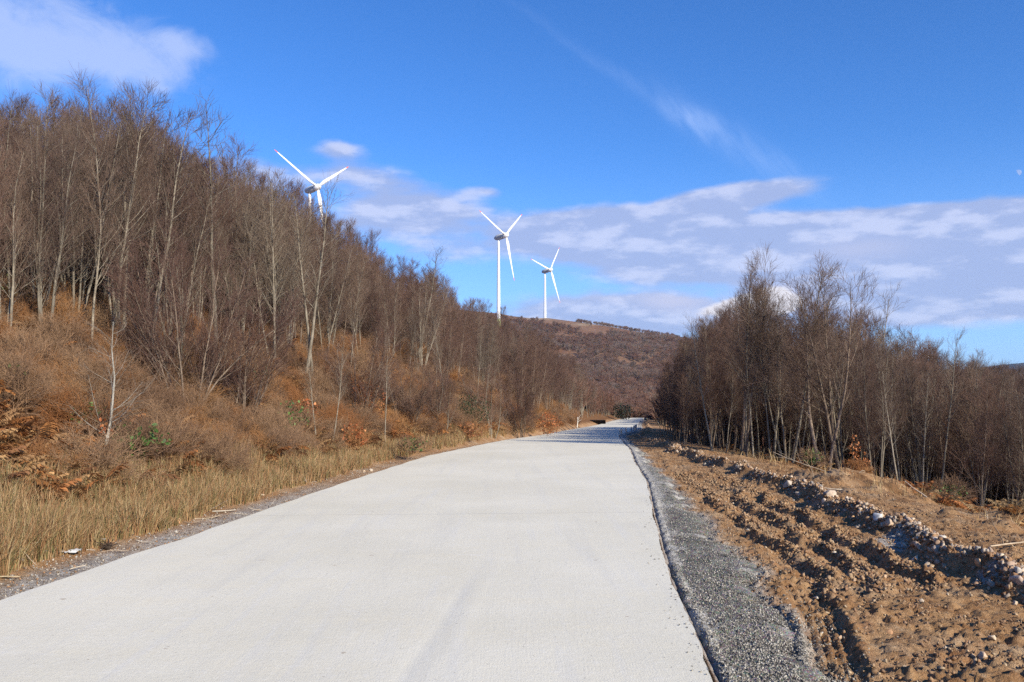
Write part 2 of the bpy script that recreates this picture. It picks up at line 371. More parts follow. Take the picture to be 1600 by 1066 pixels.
def twig(name, ca, cb):
    m, t, b = mat(name); oi = t.node('ShaderNodeObjectInfo').outputs['Random']
    n = t.noise(geo_pos(t), .45, 3, .6)
    t.put(b.inputs['Base Color'], t.mix(t.ramp(t.m('ADD', t.m('MULTIPLY', oi, .6), t.m('MULTIPLY', n, .5)), .25, .85), ca, cb))
    b.inputs['Roughness'].default_value = .8; return m
M_twig = twig('brown_twig', (.095, .060, .046), (.175, .118, .084))
M_twigr = twig('russet_twig', (.105, .058, .044), (.165, .098, .070))
M_twigg = twig('grey_twig', (.120, .088, .066), (.20, .150, .108))

# ------------------------------------------------------------------ ground mesh
def grid_mesh(name, X, Y, Z, mats, attrs=None, keep=None):
    nr, nc = X.shape
    V = np.stack([X, Y, Z], -1).reshape(-1, 3)
    i = np.arange(nr * nc).reshape(nr, nc)
    f = np.stack([i[:-1, :-1], i[:-1, 1:], i[1:, 1:], i[1:, :-1]], -1).reshape(-1, 4)
    if keep is not None: f = f[keep[:-1, :-1].reshape(-1)]
    return mesh_np(name, V, f, mats, smooth=True, attrs=attrs)
rows = np.concatenate([np.arange(-22, 3, .7), np.arange(3, 4.2, .1), np.arange(4.2, 10, .022)])
yy = [rows[-1]]
while yy[-1] < 185: yy.append(yy[-1] + max(.03, yy[-1] * .005))
rows = np.concatenate([rows, yy[1:]])
def geo(a, b, s, k):
    o = [a]
    while o[-1] < b: o.append(o[-1] + s); s *= k
    return np.array(o)
cr = np.concatenate([np.arange(0, 4.4, .023), geo(4.4, 95, .03, 1.05)])
cl = np.concatenate([np.arange(0, 1.8, .05), geo(1.8, 95, .07, 1.06)])[::-1]
Yg = np.repeat(rows[:, None], len(cl) + 3 + len(cr), 1)
left = xl(rows)[:, None] - cl[None]; right = xr(rows)[:, None] + cr[None]
midl = xl(rows)[:, None] + .02; midr = xr(rows)[:, None] - .02
Xg = np.concatenate([left, midl, (midl + midr) / 2, midr, right], 1)
Zg = H(Xg, Yg)
SR = Xg - xr(Yg); SL = xl(Yg) - Xg
zone = np.zeros(Xg.shape + (3,))
zone[..., 0] = 1
g_dust = np.where(SL > 0, sm(-SL, -.95, -.5) * (.75 + .5 * fbm(Xg, Yg, 1.3, 3)) * (1 - .8 * sm(Yg, 14, 19)), 0)
g_dust += np.where(SR > 0, .9 * np.exp(-((SR - berm(Yg) + .35) / .38) ** 2) * sm(fbm(Xg, Yg, 1.5, 4), .02, .15) * (1 - sm(Yg, 12, 14)), 0)
g_dust += np.where(SR > 0, .8 * (1 - sm(SR, GW(Yg), GW(Yg) + .25)), 0)
zone[..., 1] = np.clip(g_dust, 0, 1)
zone[..., 2] = np.clip(np.where(SR > 0, .8 * sm(fbm(Xg + 9, Yg, 1.1, 4, .6), .0, .12) * sm(SR - berm(Yg), 1.2, 2.0), 0) + np.where(SL > 0, sm(SL + .5 * fbm(Xg, Yg, 1.1, 3), .8, 1.5), sm(SR - berm(Yg) + 2.5 * fbm(Xg, Yg, .9, 4), 3.6, 5.2)), 0, 1)
ground = link('ground', grid_mesh('ground', Xg, Yg, Zg, M_gr, {'zone': zone.reshape(-1, 3)})); tag(ground, kind='structure')

# far ground: hill and valley
u_ = np.concatenate([np.linspace(-2600, 600, 40), np.linspace(610, 1200, 240), np.linspace(1210, 4200, 60)])
d_ = np.concatenate([np.arange(120, 260, 4), np.geomspace(260, 1500, 230)])
Dm, Um = np.meshgrid(d_, u_, indexing='ij'); Xf = (Um - 800) / F * Dm; Zf = H(Xf, Dm, False) - np.where((Dm < 186) & (np.abs(Xf) < 110), 1.2, 0.0)
Uf, Vf = scr(Xf, Dm, Zf)
scar = lambda u, v, a, b_: np.exp(-((Uf - u) / a) ** 2 - ((Vf - v) / b_) ** 2)
bare = np.clip(scar(868, 556, 17, 2.0) * 1.4 + scar(840, 498, 22, 2.2) * 1.2 + scar(915, 507, 22, 2.2) * .8 , 0, 1)
M_hill, t, b = mat('hill_scrub')
p = geo_pos(t); n = t.noise(p, .02, 5, .6); n2 = t.noise(p, .14, 5, .7); n3 = t.noise(t.scalev(p, (.02, .02, .35)), 1, 3, .6)
cc = t.mix(t.ramp(n, .35, .65), (.17, .078, .038), (.21, .12, .068)); cc = t.mix(t.m('MULTIPLY', t.ramp(n2, .5, .7), .6), cc, (.075, .055, .045))
cc = t.mix(t.m('MULTIPLY', t.ramp(n3, .55, .7), .5), cc, (.25, .13, .055))
cc = t.mix(attr(t, 'bare'), cc, (.34, .25, .16)); t.put(b.inputs['Base Color'], cc); bump(t, b, n2, 2.5, 1.0)
hill = link('hill', grid_mesh('hill', Xf, Dm, Zf, M_hill, {'bare': bare.ravel()})); tag(hill, kind='structure')

# wooded mountain on the horizon at the right
um = np.linspace(900, 4300, 420); dm = np.geomspace(1250, 4200, 60)
Dm2, Um2 = np.meshgrid(dm, um, indexing='ij'); Xm = (Um2 - 800) / F * Dm2
vt = np.interp(Um2, [900, 1380, 1420, 1450, 1480, 1510, 1530, 1560, 1600, 1700, 1850, 2200, 4300], [605, 592, 580, 577, 578, 577, 575.5, 570, 566, 560, 566, 575, 590])
ztop = EYE + (HV - vt) / F * 2600
tt = np.clip((Dm2 - 1250) / 1350, 0, 1)
Zm = -45 + (ztop + 45) * tt ** .8 - .12 * np.clip(Dm2 - 2600, 0, 5000)
Zm = Zm + (15 * fbm(Xm, Dm2, .006, 3) + 6 * (fbm(Xm, Dm2, .03, 3))) * (1 - .75 * sm(Dm2, 2100, 2500)) + 5.5 * np.abs(fbm(Xm, Dm2, .05, 2))
M_mt, t, b = mat('distant_wood')
p = geo_pos(t); n = t.noise(p, .012, 6, .7); n2 = t.noise(p, .05, 4, .7)
cc = t.mix(t.ramp(n, .4, .62), (.024, .030, .022), (.060, .052, .038)); t.put(b.inputs['Base Color'], cc); bump(t, b, n2, 14, 1.0)
mt = link('mountain', grid_mesh('mountain', Xm, Dm2, Zm, M_mt)); tag(mt, kind='structure')
# valley floor sheet reaching the horizon
M_pl, t, b = mat('valley_scrub'); t.put(b.inputs['Base Color'], t.mix(t.noise(geo_pos(t), .01, 5, .6), (.07, .05, .035), (.13, .085, .055)))
V = np.array([[-9000, -5000, -48], [9000, -5000, -48], [9000, 7000, -48], [-9000, 7000, -48]], float)
tag(link('valley_floor', mesh_np('valley_floor', V, np.array([[0, 1, 2, 3]]), M_pl)), kind='structure')
# land falling away beside and behind the viewpoint
an = np.linspace(0, 2 * math.pi, 121); rr = np.geomspace(70, 900, 26)
Rm, Am = np.meshgrid(rr, an, indexing='ij'); Xs = Rm * np.sin(Am); Ys = Rm * np.cos(Am)
hz_ = np.where(Xs < 0, 5 + .03 * Rm, -10 - .05 * (Rm - 70)) + 4 * fbm(Xs, Ys, .02, 3) - 2.5
keep = (Ys < 115)
tag(link('slope', grid_mesh('slope', Xs, Ys, hz_, M_hill, {'bare': np.zeros(Xs.size)}, keep=keep)), kind='structure')

# ------------------------------------------------------------------ road slab
ry = np.concatenate([np.arange(-22, 3, .5), np.arange(3, 30, .07), np.arange(30, 231, .5)])
frac = np.linspace(0, 1, 72)
eL = xl(ry) + .012 * np.sin(ry * 3.3) + .02 * (vnoise(ry * 2.2, ry * 0 + 5) - .5); eR = xr(ry) + .03 * (vnoise(ry * 1.7, ry * 0 + 9) - .5) + .014 * (vnoise(ry * 11, ry * 0 + 9) - .5)
Xr = eL[:, None] + (eR - eL)[:, None] * frac[None]; Yr = np.repeat(ry[:, None], 72, 1)
Zr = zr(Yr) + .006 * fbm(Xr, Yr, .9, 3) + .0015
sx = -.62 + .16 * (Yr - 5) * .55
seam = np.exp(-((Xr - sx) / .05) ** 2) * sm(-Yr, -9.5, -6.5)
Zr = Zr - .006 * seam + .004 * np.exp(-((Xr - sx - .09) / .05) ** 2) * sm(-Yr, -9.5, -6.5)
E0, E1 = Xr[:, :1], Xr[:, -1:]
Xa = np.concatenate([E0 - .012, E0, Xr, E1, E1 + .012], 1)
Za = np.concatenate([Zr[:, :1] - .17, Zr[:, :1], Zr, Zr[:, -1:], Zr[:, -1:] - .17], 1); Ya = np.concatenate([Yr, Yr[:, :4]], 1)
kp = np.ones(Xa.shape, bool); kp[:, 1] = False; kp[:, 73] = False
rme = grid_mesh('road', Xa, Ya, Za, M_conc, {'seam': np.pad(seam, ((0, 0), (2, 2))).ravel()}, keep=kp)
road = link('road', rme); tag(road, kind='structure')

# gravel shoulder: its own thin sheet on the ground
def bed(x, y, gs=None):
    e = x - xr(y); gs = e / GW(y) if gs is None else gs
    w = sm(gs, .72, 1.05); z = H(x, y, False) * w + (zr(y) - .040) * (1 - w) - .04 * sm(gs, .95, 1.1) + .06 * fbm(x, y, 3, 5, .6) + .03 * np.abs(fbm(x, y, 22, 2)) + .012
    return z + .03 * np.exp(-((e - .10) / .04) ** 2) * sm(vnoise(y * 5.7, x * 2), .35, .7) - .06 * np.exp(-((e - .025) / .02) ** 2)
gy = np.concatenate([np.arange(-20, 3, .4), np.arange(3, 16, .03), np.geomspace(16, 120, 500)])
gf = np.linspace(0, 1, 34)
Gx = xr(gy)[:, None] + .0 + (GW(gy) + .14 * (vnoise(gy * 4, gy * 0 + 2) - .5))[:, None] * gf[None]; Gy = np.repeat(gy[:, None], 34, 1)
Gs = np.repeat(gf[None], len(gy), 0)
Gz = bed(Gx, Gy, Gs)
pale = np.clip(np.exp(-((Gx - xr(Gy) - .10) / .10) ** 2) * .55 + .45 * sm(fbm(Gx, Gy, 1.7, 4, .6), .0, .2) + sm(Gy, 8, 16) * .45, 0, 1)
shoulder = link('gravel_shoulder', grid_mesh('gravel_shoulder', Gx, Gy, Gz, M_gv, {'pale': pale.ravel()})); tag(shoulder, kind='structure')

# ------------------------------------------------------------------ stamping many small pieces into one mesh
def ico(sub):
    import bmesh
    bm = bmesh.new(); bmesh.ops.create_icosphere(bm, subdivisions=sub, radius=1.0)
    v = np.array([q.co[:] for q in bm.verts]); bm.verts.index_update(); f = np.array([[q.index for q in fc.verts] for fc in bm.faces]); bm.free(); return v, f
def rock_np(seed, sub=2, cuts=9):
    import bmesh
    g = np.random.default_rng(seed); n = 8 if sub == 1 else 14
    p = g.normal(size=(n, 3)); p /= np.linalg.norm(p, axis=1)[:, None]; p *= g.uniform(.75, 1.0, n)[:, None] * g.uniform(.6, 1.15, 3)
    bm = bmesh.new(); [bm.verts.new(q) for q in p]; bmesh.ops.convex_hull(bm, input=bm.verts[:])
    for q in [q for q in bm.verts if not q.link_faces]: bm.verts.remove(q)
    if sub > 1: bmesh.ops.bevel(bm, geom=bm.edges[:], offset=.02, segments=1)
    bmesh.ops.triangulate(bm, faces=bm.faces[:])
    bm.verts.index_update(); v = np.array([q.co[:] for q in bm.verts]); f = np.array([[q.index for q in fc.verts] for fc in bm.faces]); bm.free()
    return v, f
def rotz(a): 
    c, s = np.cos(a), np.sin(a); o = np.zeros((len(a), 3, 3)); o[:, 0, 0] = c; o[:, 0, 1] = -s; o[:, 1, 0] = s; o[:, 1, 1] = c; o[:, 2, 2] = 1; return o
def randrot(g, n):
    q = g.normal(size=(n, 4)); q /= np.linalg.norm(q, axis=1)[:, None]; w, x, y, z = q.T
    return np.stack([np.stack([1 - 2 * (y * y + z * z), 2 * (x * y - z * w), 2 * (x * z + y * w)], -1),
                     np.stack([2 * (x * y + z * w), 1 - 2 * (x * x + z * z), 2 * (y * z - x * w)], -1),
                     np.stack([2 * (x * z - y * w), 2 * (y * z + x * w), 1 - 2 * (x * x + y * y)], -1)], 1)
def stamp(temps, which, rot, sc, loc, col):
    Vs, Fs, Cs = [], [], []; off = 0
    for k, (v, f) in enumerate(temps):
        ix = np.where(which == k)[0]
        if not len(ix): continue
        vv = np.einsum('nij,vj->nvi', rot[ix], v)
        s = sc[ix]; s = s[:, None, None] if s.ndim == 1 else s[:, None, :]
        vv = vv * s + loc[ix][:, None, :]
        ff = f[None] + (off + np.arange(len(ix)) * len(v))[:, None, None]
        Vs.append(vv.reshape(-1, 3)); Fs.append(ff.reshape(-1, f.shape[1])); Cs.append(np.repeat(col[ix], len(v), 0)); off += len(ix) * len(v)
    return np.concatenate(Vs), np.concatenate(Fs), np.concatenate(Cs)
small = [rock_np(100 + k, 1, 6) for k in range(6)]
def pal(g, n, cols, var=.12):
    cols = np.array(cols); c = cols[g.integers(0, len(cols), n)]; return np.clip(c * (1 + var * g.normal(size=(n, 1))), .005, .9)
def scatter_mesh(name, mt_, n, xf, seed, smin, smax, cols, sink=.2, kind='stuff', label=None, cat=None, power=2.5, hf=None):
    g = np.random.default_rng(seed); x, y = xf(g, n); n = len(x); z = (hf or H)(x, y)
    s = smin + (smax - smin) * g.random(n) ** power
    loc = np.stack([x, y, z - s * sink + s * .35], -1)
    V, Fc, C = stamp(small, g.integers(0, 6, n), randrot(g, n), s, loc, pal(g, n, cols))
    o = link(name, mesh_np(name, V, Fc, mt_, attrs={'tint': C})); tag(o, label, cat, kind=kind); return o
def dens_y(g, n, a, b_, k=1.6):      # more of them close to the viewpoint
    u = g.random(n); return (a ** (1 - k) + u * (b_ ** (1 - k) - a ** (1 - k))) ** (1 / (1 - k))
def xf_gravel(g, n):
    y = dens_y(g, n, 4.2, 22, 2.2); f = g.random(n) ** .9; x = xr(y) + .06 + f * GW(y) * 1.02; q = g.random(n); x = np.where(q < .16, xr(y) + GW(y) + g.exponential(.14, n), x); x = np.where(q > .996, xr(y) - g.exponential(.07, n), x); return x, y
o = scatter_mesh('gravel', M_stone, 42000, xf_gravel, 21, .0035, .014, [(.15, .136, .115), (.21, .193, .165), (.08, .073, .062), (.28, .26, .22), (.40, .37, .315)], sink=.1, hf=lambda x, y: np.where(x < xr(y) + .01, zr(y) + .004, np.maximum(bed(x, y), H(x, y))), label='grey crushed gravel loose along the concrete edge', cat='gravel')
# lift gravel onto its bed
def xf_dirt(g, n):
    y = dens_y(g, n, 4.2, 30, 1.9); b_ = berm(y); s = GW(y) + g.random(n) * (b_ + 5.5 - GW(y)); k = (vnoise(s * 3 + 5, y * 3) > .45 * g.random(n) + .22)
    return (xr(y) + s)[k], y[k]
scatter_mesh('earth_clods', M_clod, 90000, xf_dirt, 22, .003, .030, [(.25, .155, .085), (.30, .20, .115), (.18, .105, .058), (.35, .26, .165), (.27, .155, .08), (.24, .15, .09)], sink=.1, label='small brown clods and pebbles strewn over the muddy track', cat='clods', power=4)
def xf_berm(g, n):
    y = dens_y(g, n, 4.5, 60, 1.35); x = xr(y) + berm(y) + .02 + g.normal(size=n) * .14; k = vnoise(y * 1.7, y * 0 + 7) > g.uniform(.1, .75, n); return x[k], y[k]
scatter_mesh('rubble', M_stone, 9000, xf_berm, 23, .008, .062, [(.38, .28, .20), (.43, .34, .25), (.33, .21, .13), (.33, .27, .21), (.27, .155, .08), (.50, .40, .29)], sink=.1, label='pale broken stones heaped along the low ridge beside the track', cat='rubble', power=2.6)
scatter_mesh('ridge_clods', M_clod, 8000, xf_berm, 26, .010, .055, [(.25, .145, .075), (.32, .20, .11), (.21, .115, .06), (.36, .25, .155)], sink=.1, label='brown earth clods mixed into the rubble ridge', cat='clods', power=2.4)
def xf_ruts(g, n):
    y = g.uniform(7.6, 20, n); c = r1(y) + np.array([.17, .63, 1.12])[g.integers(0, 3, n)] + g.normal(size=n) * .09; return xr(y) + c, y
scatter_mesh('rut_clods', M_clod, 9000, xf_ruts, 27, .006, .044, [(.25, .155, .085), (.32, .21, .12), (.21, .12, .065), (.28, .19, .11)], sink=.1, label='churned brown clods along the wheel ruts', cat='clods', power=2.2)
def xf_verge(g, n):
    y = dens_y(g, n, 5, 60, 1.6); return xl(y) - .04 - g.random(n) ** .8 * 1.0, y
scatter_mesh('verge_grit', M_stone, 16000, xf_verge, 24, .003, .022, [(.30, .28, .25), (.20, .155, .11), (.12, .09, .065), (.38, .34, .28), (.26, .15, .08)], sink=.1, label='dusty grit and chips on the left verge of the road', cat='grit', power=4)

# ------------------------------------------------------------------ branching plants
def tubes(P, Rd, s):
    """P (K,m,3) polylines, Rd (K,m) radii, s sides -> verts, quads"""
    K_, m = P.shape[:2]
    T = np.gradient(P, axis=1); T /= np.linalg.norm(T, axis=2, keepdims=True) + 1e-9
    ref = np.where(np.abs(T[..., 2:3]) > .9, np.array([1., 0, 0]), np.array([0, 0, 1.]))
    A = np.cross(T, ref); A /= np.linalg.norm(A, axis=2, keepdims=True) + 1e-9; B = np.cross(T, A)
    th = np.arange(s) * 2 * math.pi / s
    V = P[:, :, None, :] + Rd[:, :, None, None] * (A[:, :, None, :] * np.cos(th)[None, None, :, None] + B[:, :, None, :] * np.sin(th)[None, None, :, None])
    i = np.arange(K_ * m * s).reshape(K_, m, s); j = np.roll(i, -1, 2)
    f = np.stack([i[:, :-1], j[:, :-1], j[:, 1:], i[:, 1:]], -1).reshape(-1, 4)
    return V.reshape(-1, 3), f
def grow(g, start, dirn, length, m, wob, trop, r0, r1_):
    K_ = len(start); P = np.zeros((K_, m, 3)); P[:, 0] = start; d = dirn / np.linalg.norm(dirn, axis=1, keepdims=True); st_ = (length / (m - 1))[:, None]
    for k in range(1, m):
        d = d + wob * g.normal(size=(K_, 3)) + np.array([0, 0, trop]); d /= np.linalg.norm(d, axis=1, keepdims=True)
        P[:, k] = P[:, k - 1] + d * st_
    t_ = np.linspace(0, 1, m)[None]; return P, r0[:, None] * (1 - t_) + r1_[:, None] * t_
def kids(g, P, Rd, n, t0, t1, ang, lf, m, wob, trop, rfac, rmin, lmin=.1):
    K_, mm = P.shape[:2]; t_ = t0 + (t1 - t0) * ((np.arange(n)[None] + g.random((K_, n))) / n)
    x = t_ * (mm - 1); i = np.minimum(x.astype(int), mm - 2); f = (x - i)[..., None]; ki = np.arange(K_)[:, None]
    S = P[ki, i] * (1 - f) + P[ki, i + 1] * f; T = P[ki, i + 1] - P[ki, i]; T /= np.linalg.norm(T, axis=2, keepdims=True) + 1e-9
    rad = Rd[ki, i] * (1 - f[..., 0]) + Rd[ki, i + 1] * f[..., 0]
    L = np.linalg.norm(np.diff(P, axis=1), axis=2).sum(1)[:, None] * lf(t_) * g.uniform(.65, 1.3, (K_, n)) + lmin
    rv = g.normal(size=(K_, n, 3)); rv -= (rv * T).sum(-1, keepdims=True) * T; rv /= np.linalg.norm(rv, axis=2, keepdims=True) + 1e-9
    a = np.radians(ang + 9 * g.normal(size=(K_, n)))[..., None]
    d = T * np.cos(a) + rv * np.sin(a)
    r0 = np.maximum(rad * rfac, rmin)
    return grow(g, S.reshape(-1, 3), d.reshape(-1, 3), L.ravel(), m, wob, trop, r0.ravel(), np.full(K_ * n, rmin * .55))
def join(parts):
    Vs, Fs, off = [], [], 0
    for v, f in parts: Vs.append(v); Fs.append(f + off); off += len(v)
    return np.concatenate(Vs), np.concatenate(Fs)
def tree_np(seed, h=7.0, stems=1, spread=.12, n1=30, n2=7, n3=5, a1=42, r0=.07, low=.22, tw=.0034, l1=.30, wig=.028):
    g = np.random.default_rng(seed)
    st_ = np.zeros((stems, 3)); ang = g.uniform(0, 6.28, stems); st_[:, 0] = np.cos(ang) * .12 * (stems > 1); st_[:, 1] = np.sin(ang) * .12 * (stems > 1); st_[:, 2] = -.25
    d = np.stack([np.cos(ang) * spread, np.sin(ang) * spread, np.ones(stems)], -1) + g.normal(size=(stems, 3)) * .03
    hh = h * g.uniform(.82, 1.0, stems); hh[0] = h
    P0, R0 = grow(g, st_, d, hh + .25, 18, wig, .02, np.full(stems, r0 * h / 7) * g.uniform(.75, 1.1, stems), np.full(stems, .006)); R0[:, 0] *= 1.25
    P1, R1 = kids(g, P0, R0, n1, low, .99, a1, lambda t: l1 * (1.12 - t) + .03, 8, .055, .055, .36, .0055, .15)
    P2, R2 = kids(g, P1, R1, n2, .12, 1.0, 36, lambda t: .40 * (1.15 - t) + .12, 5, .07, .08, .55, tw * 1.25, .08)
    P3, R3 = kids(g, P2, R2, n3, .1, 1.0, 32, lambda t: .55, 4, .07, .08, .7, tw, .10)
    P4, R4 = kids(g, P0[:, 10:], R0[:, 10:], 16, .1, 1.0, 28, lambda t: .22, 5, .04, .06, .5, tw, .1)
    return join([tubes(P0, R0, 7), tubes(P1, R1, 4)]), join([tubes(P2, R2, 3), tubes(P3, R3, 3), tubes(P4, R4, 3)])
def mk_tree(name, bk, tg, **kw):
    (v, f), (v2, f2) = tree_np(**kw)
    a = mesh_np(name + '_trunk', v, f, bk, smooth=True); b_ = mesh_np(name + '_crown', v2, f2, tg)
    return a, b_, kw.get('h', 7.0)
T = {}
T['slim'] = [mk_tree('slim', M_bark, M_twig, seed=k, h=7, stems=1, n1=34, n2=8, n3=5, r0=.050, a1=35, l1=.22, low=.32) for k in (1, 2, 3)]
T['multi'] = [mk_tree('multi', M_bark, M_twig, seed=k, h=7, stems=4, spread=.13, n1=20, n2=7, n3=5, r0=.050, a1=34, l1=.22, low=.26, wig=.035) for k in (11, 12, 13)]
T['grey'] = [mk_tree('grey', M_bark, M_twigg, seed=k, h=7, stems=3, spread=.12, n1=24, n2=7, n3=5, r0=.052, a1=38, l1=.24, low=.3, wig=.035) for k in (21, 22)]
T['russet'] = [mk_tree('russet', M_barkd, M_twigr, seed=k, h=7, stems=2, spread=.16, n1=32, n2=8, n3=6, r0=.045, a1=36, l1=.24, low=.22) for k in (31, 32)]
T['wide'] = [mk_tree('wide', M_barkd, M_twig, seed=k, h=7, stems=2, spread=.16, n1=18, n2=8, n3=5, r0=.072, a1=42, l1=.34, low=.34, wig=.04) for k in (41, 42)]
T['brush'] = [mk_tree('brush', M_barkd, M_twigr, seed=k, h=3.8, stems=8, spread=.36, n1=16, n2=6, n3=5, r0=.050, a1=32, l1=.28, low=.16, wig=.05, tw=.0030) for k in (51,)]
T['brushg'] = [mk_tree('brushg', M_bark, M_twigr, seed=k, h=3.8, stems=5, spread=.30, n1=20, n2=6, n3=5, r0=.060, a1=32, l1=.28, low=.2, wig=.05, tw=.0030) for k in (53,)]
T['sparse'] = [mk_tree('sparse', M_bark, M_twigg, seed=k, h=7, stems=1, n1=26, n2=4, n3=3, r0=.055, a1=40, l1=.17, low=.42) for k in (61, 62)]
N_THINGS = [0]
placed = []
def place_tree(kind, vi, x, y, h, label, group, rz=None, cat='tree', dz=0, lean=0, name=None, wide=1.0):
    a, b_, h0 = T[kind][vi % len(T[kind])]; s = h * (.95 if x < 0 else 1.0) / h0
    e = empty(name or 'bare_tree', (x, y, Hs(x, y) + dz), random.uniform(0, 6.28) if rz is None else rz, 1)
    e.scale = (s * wide, s * wide, s)
    if lean: e.rotation_euler = (0, R(lean), e.rotation_euler[2])
    tr = link('trunk', a, e); cr_ = link('crown', b_, e)
    tag(e, label, cat, group); placed.append((e, tr, cr_)); return e, tr, cr_

# ---- skyline curves (photo) used to set how tall each tree stands
LU = [-400, 0, 50, 100, 150, 190, 240, 270, 300, 335, 370, 400, 440, 475, 520, 560, 610, 650, 700, 740, 800, 850, 900, 960, 1010]
LV = [150, 150, 160, 145, 150, 140, 165, 200, 250, 200, 245, 258, 276, 306, 330, 365, 415, 395, 448, 462, 492, 512, 562, 612, 640]
RU = [1010, 1045, 1075, 1100, 1130, 1150, 1180, 1220, 1250, 1290, 1340, 1370, 1400, 1430, 1460, 1500, 1600, 2100]
RV = [618, 584, 556, 520, 468, 425, 455, 430, 455, 450, 452, 492, 535, 560, 565, 576, 586, 600]
cand = []
def try_add(side, x, y, kind, vi, pad, hmin, hmax):
    z = Hs(x, y); u = 800 + F * x / y
    v = np.interp(u, LU if side == 'L' else RU, LV if side == 'L' else RV) + pad + (12 if side == 'R' and 1120 < u < 1380 else 0)
    h = EYE + (HV - v) / F * y - z; h = float(np.clip(h, hmin, hmax)); cand.append([side, x, y, z, h, kind, vi, u])
g = np.random.default_rng(3)
# left wood
pts = []
def far_enough(x, y, d):
    for (a, b_) in pts[-1500:]:
        if (a - x) ** 2 + (b_ - y) ** 2 < d * d: return False
    pts.append((x, y)); return True
for k in range(16000):
    y = 13 * (150 / 13) ** g.random(); wf = np.interp(y, [0, 20, 45, 120], [1.0, 1.0, .62, .62])
    q = g.uniform(5.6, 24); s = q * wf if y < 95 else q * .62 * 1.0
    if y > 60: s = g.uniform(2.2, 14)
    elif y > 40: s = g.uniform(3.2, 15)
    x = float(xl(y)) - s
    if 800 + F * x / y < -420: continue
    dmin = .66 + .008 * y
    
    if not far_enough(x, y, dmin): continue
    kind = g.choice(['slim', 'multi', 'grey', 'russet', 'slim', 'multi'])
    if y > 35 and g.random() < .5: kind = 'russet'
    try_add('L', x, y, kind, int(g.integers(0, 3)), abs(g.normal()) * 38 + 4 - (8 if g.random() < .12 else 0) + (70 if g.random() < .25 else 0), 2.4, 9.2)
for k in range(420):
    y = 18 * (60 / 18) ** g.random(); wf = np.interp(y, [0, 20, 45, 120], [1.0, 1.0, .62, .62]); x = float(xl(y)) - g.uniform(10, 27) * wf
    if 800 + F * x / y < -420: continue
    cand.append(['L', x, y, Hs(x, y), float(g.uniform(2.2, 3.6)) * .5 if False else float(g.uniform(2.2, 3.6)), 'brush', 0, -999.0])
# right wood
for k in range(16000):
    y = 22.5 * (120 / 22.5) ** g.random(); x = g.uniform(3, 75); sr = x - float(xr(y)); b_ = float(berm(y))
    front = np.interp(x, [5.0, 5.8, 7.5, 9.5, 11.5, 15, 20, 60], [40, 33, 28.4, 26.0, 24.6, 23.2, 23.0, 24])
    if y < front or sr < b_ + (1.7 if y > 34 else .9): continue
    if x > 10 and y > 80 : continue
    u = 800 + F * x / y
    if u > 2050 or u < 1012: continue
    if not far_enough(x, y, .60 + .008 * y): continue
    kind = g.choice(['slim', 'russet', 'slim', 'multi', 'russet', 'sparse' if y < 35 else 'slim'])
    if y > 34: kind = g.choice(['russet', 'slim', 'russet'])
    try_add('R', x, y, kind, int(g.integers(0, 3)), (abs(g.normal()) * 16 if g.random() < .22 else g.uniform(25, 110)) if 1125 < u < 1400 else abs(g.normal()) * 14, 2.2, 8.6)

# ---- trees singled out by the photo
hero = [
 # kind, var, u, y, v_top, label, lean, wide
 ('multi', 0, 62, 18.0, 150, 'pale grey tree of several stems on the bank brow, nearest the left edge', 0, 1.0),
 ('grey', 0, 118, 18.6, 165, 'pale bare tree with close upright stems, second from the left edge on the bank brow', 2, 1.0),
 ('slim', 1, 168, 19.0, 130, 'tall straight pale tree standing on the bank above the crooked sapling', 0, 1.1),
 ('multi', 1, 225, 20.5, 150, 'dense tall tree with purplish fine twigs at the peak of the left wood', 0, 1.15),
 ('multi', 2, 192, 20.0, 118, 'tallest tree of the left wood, its top reaching the cloud', 0, 1.0),
 ('sparse', 0, 338, 23.0, 185, 'thin upright tree poking alone above the left wood, left of the nearest turbine', 0, 1.3),
 ('grey', 1, 446, 27.0, 290, 'thick pale trunk with stubby side branches standing below the nearest turbine', 0, 1.0),
 ('sparse', 0, 474, 26.0, 283, 'slender tree veiling the tower of the nearest turbine, left one', 0, 1.2),
 ('sparse', 1, 496, 26.5, 300, 'slender tree veiling the tower of the nearest turbine, right one', 0, 1.2),
 ('sparse', 1, 648, 42.0, 378, 'thin leafless tree top rising over the middle of the left tree line', 0, 1.3),
 ('grey', 0, 652, 38.0, 465, 'pale tree forking into a wide V at mid bank', -3, .8),
 ('sparse', 0, 703, 36.0, 470, 'slim white stem leaning left in front of the brown left wood', -4, .7),
 ('sparse', 1, 742, 44.0, 505, 'slender pale stem standing right of the leaning white stem', 2, .7),
 ('wide', 0, 1163, 28.5, 388, 'tall dark-crowned tree with paired straight trunks at the front of the right wood', 0, .8),
 ('slim', 0, 1178, 28.0, 425, 'straight pale trunk close beside the paired trunks in the right wood', 0, 1.0),
 ('slim', 2, 1205, 27.6, 440, 'slim pale trunk behind the ridge of rubble, left of the clean single trunk', 1, 1.0),
 ('slim', 1, 1236, 27.2, 398, 'clean single pale trunk with a tall pointed top in the right wood', 0, 1.1),
 ('wide', 1, 1292, 26.0, 418, 'broad tan tree forking low into spreading limbs at the front of the right wood', 3, 1.05),
 ('wide', 0, 1325, 27.0, 420, 'spreading tree whose long twigs arch right over the lower wood', 5, 1.1),
 ('sparse', 1, 1463, 25.5, 520, 'thin pale pole of a tree rising above the low right wood against the horizon', 0, .9),
 ('sparse', 0, 1408, 24.0, 575, 'short pale stem with crossing dead branches at the edge of the bare earth', 0, 1.0),
 ('slim', 0, 1535, 26.0, 560, 'pale stem standing toward the right edge of the photo in the low wood', 1, .8),
]
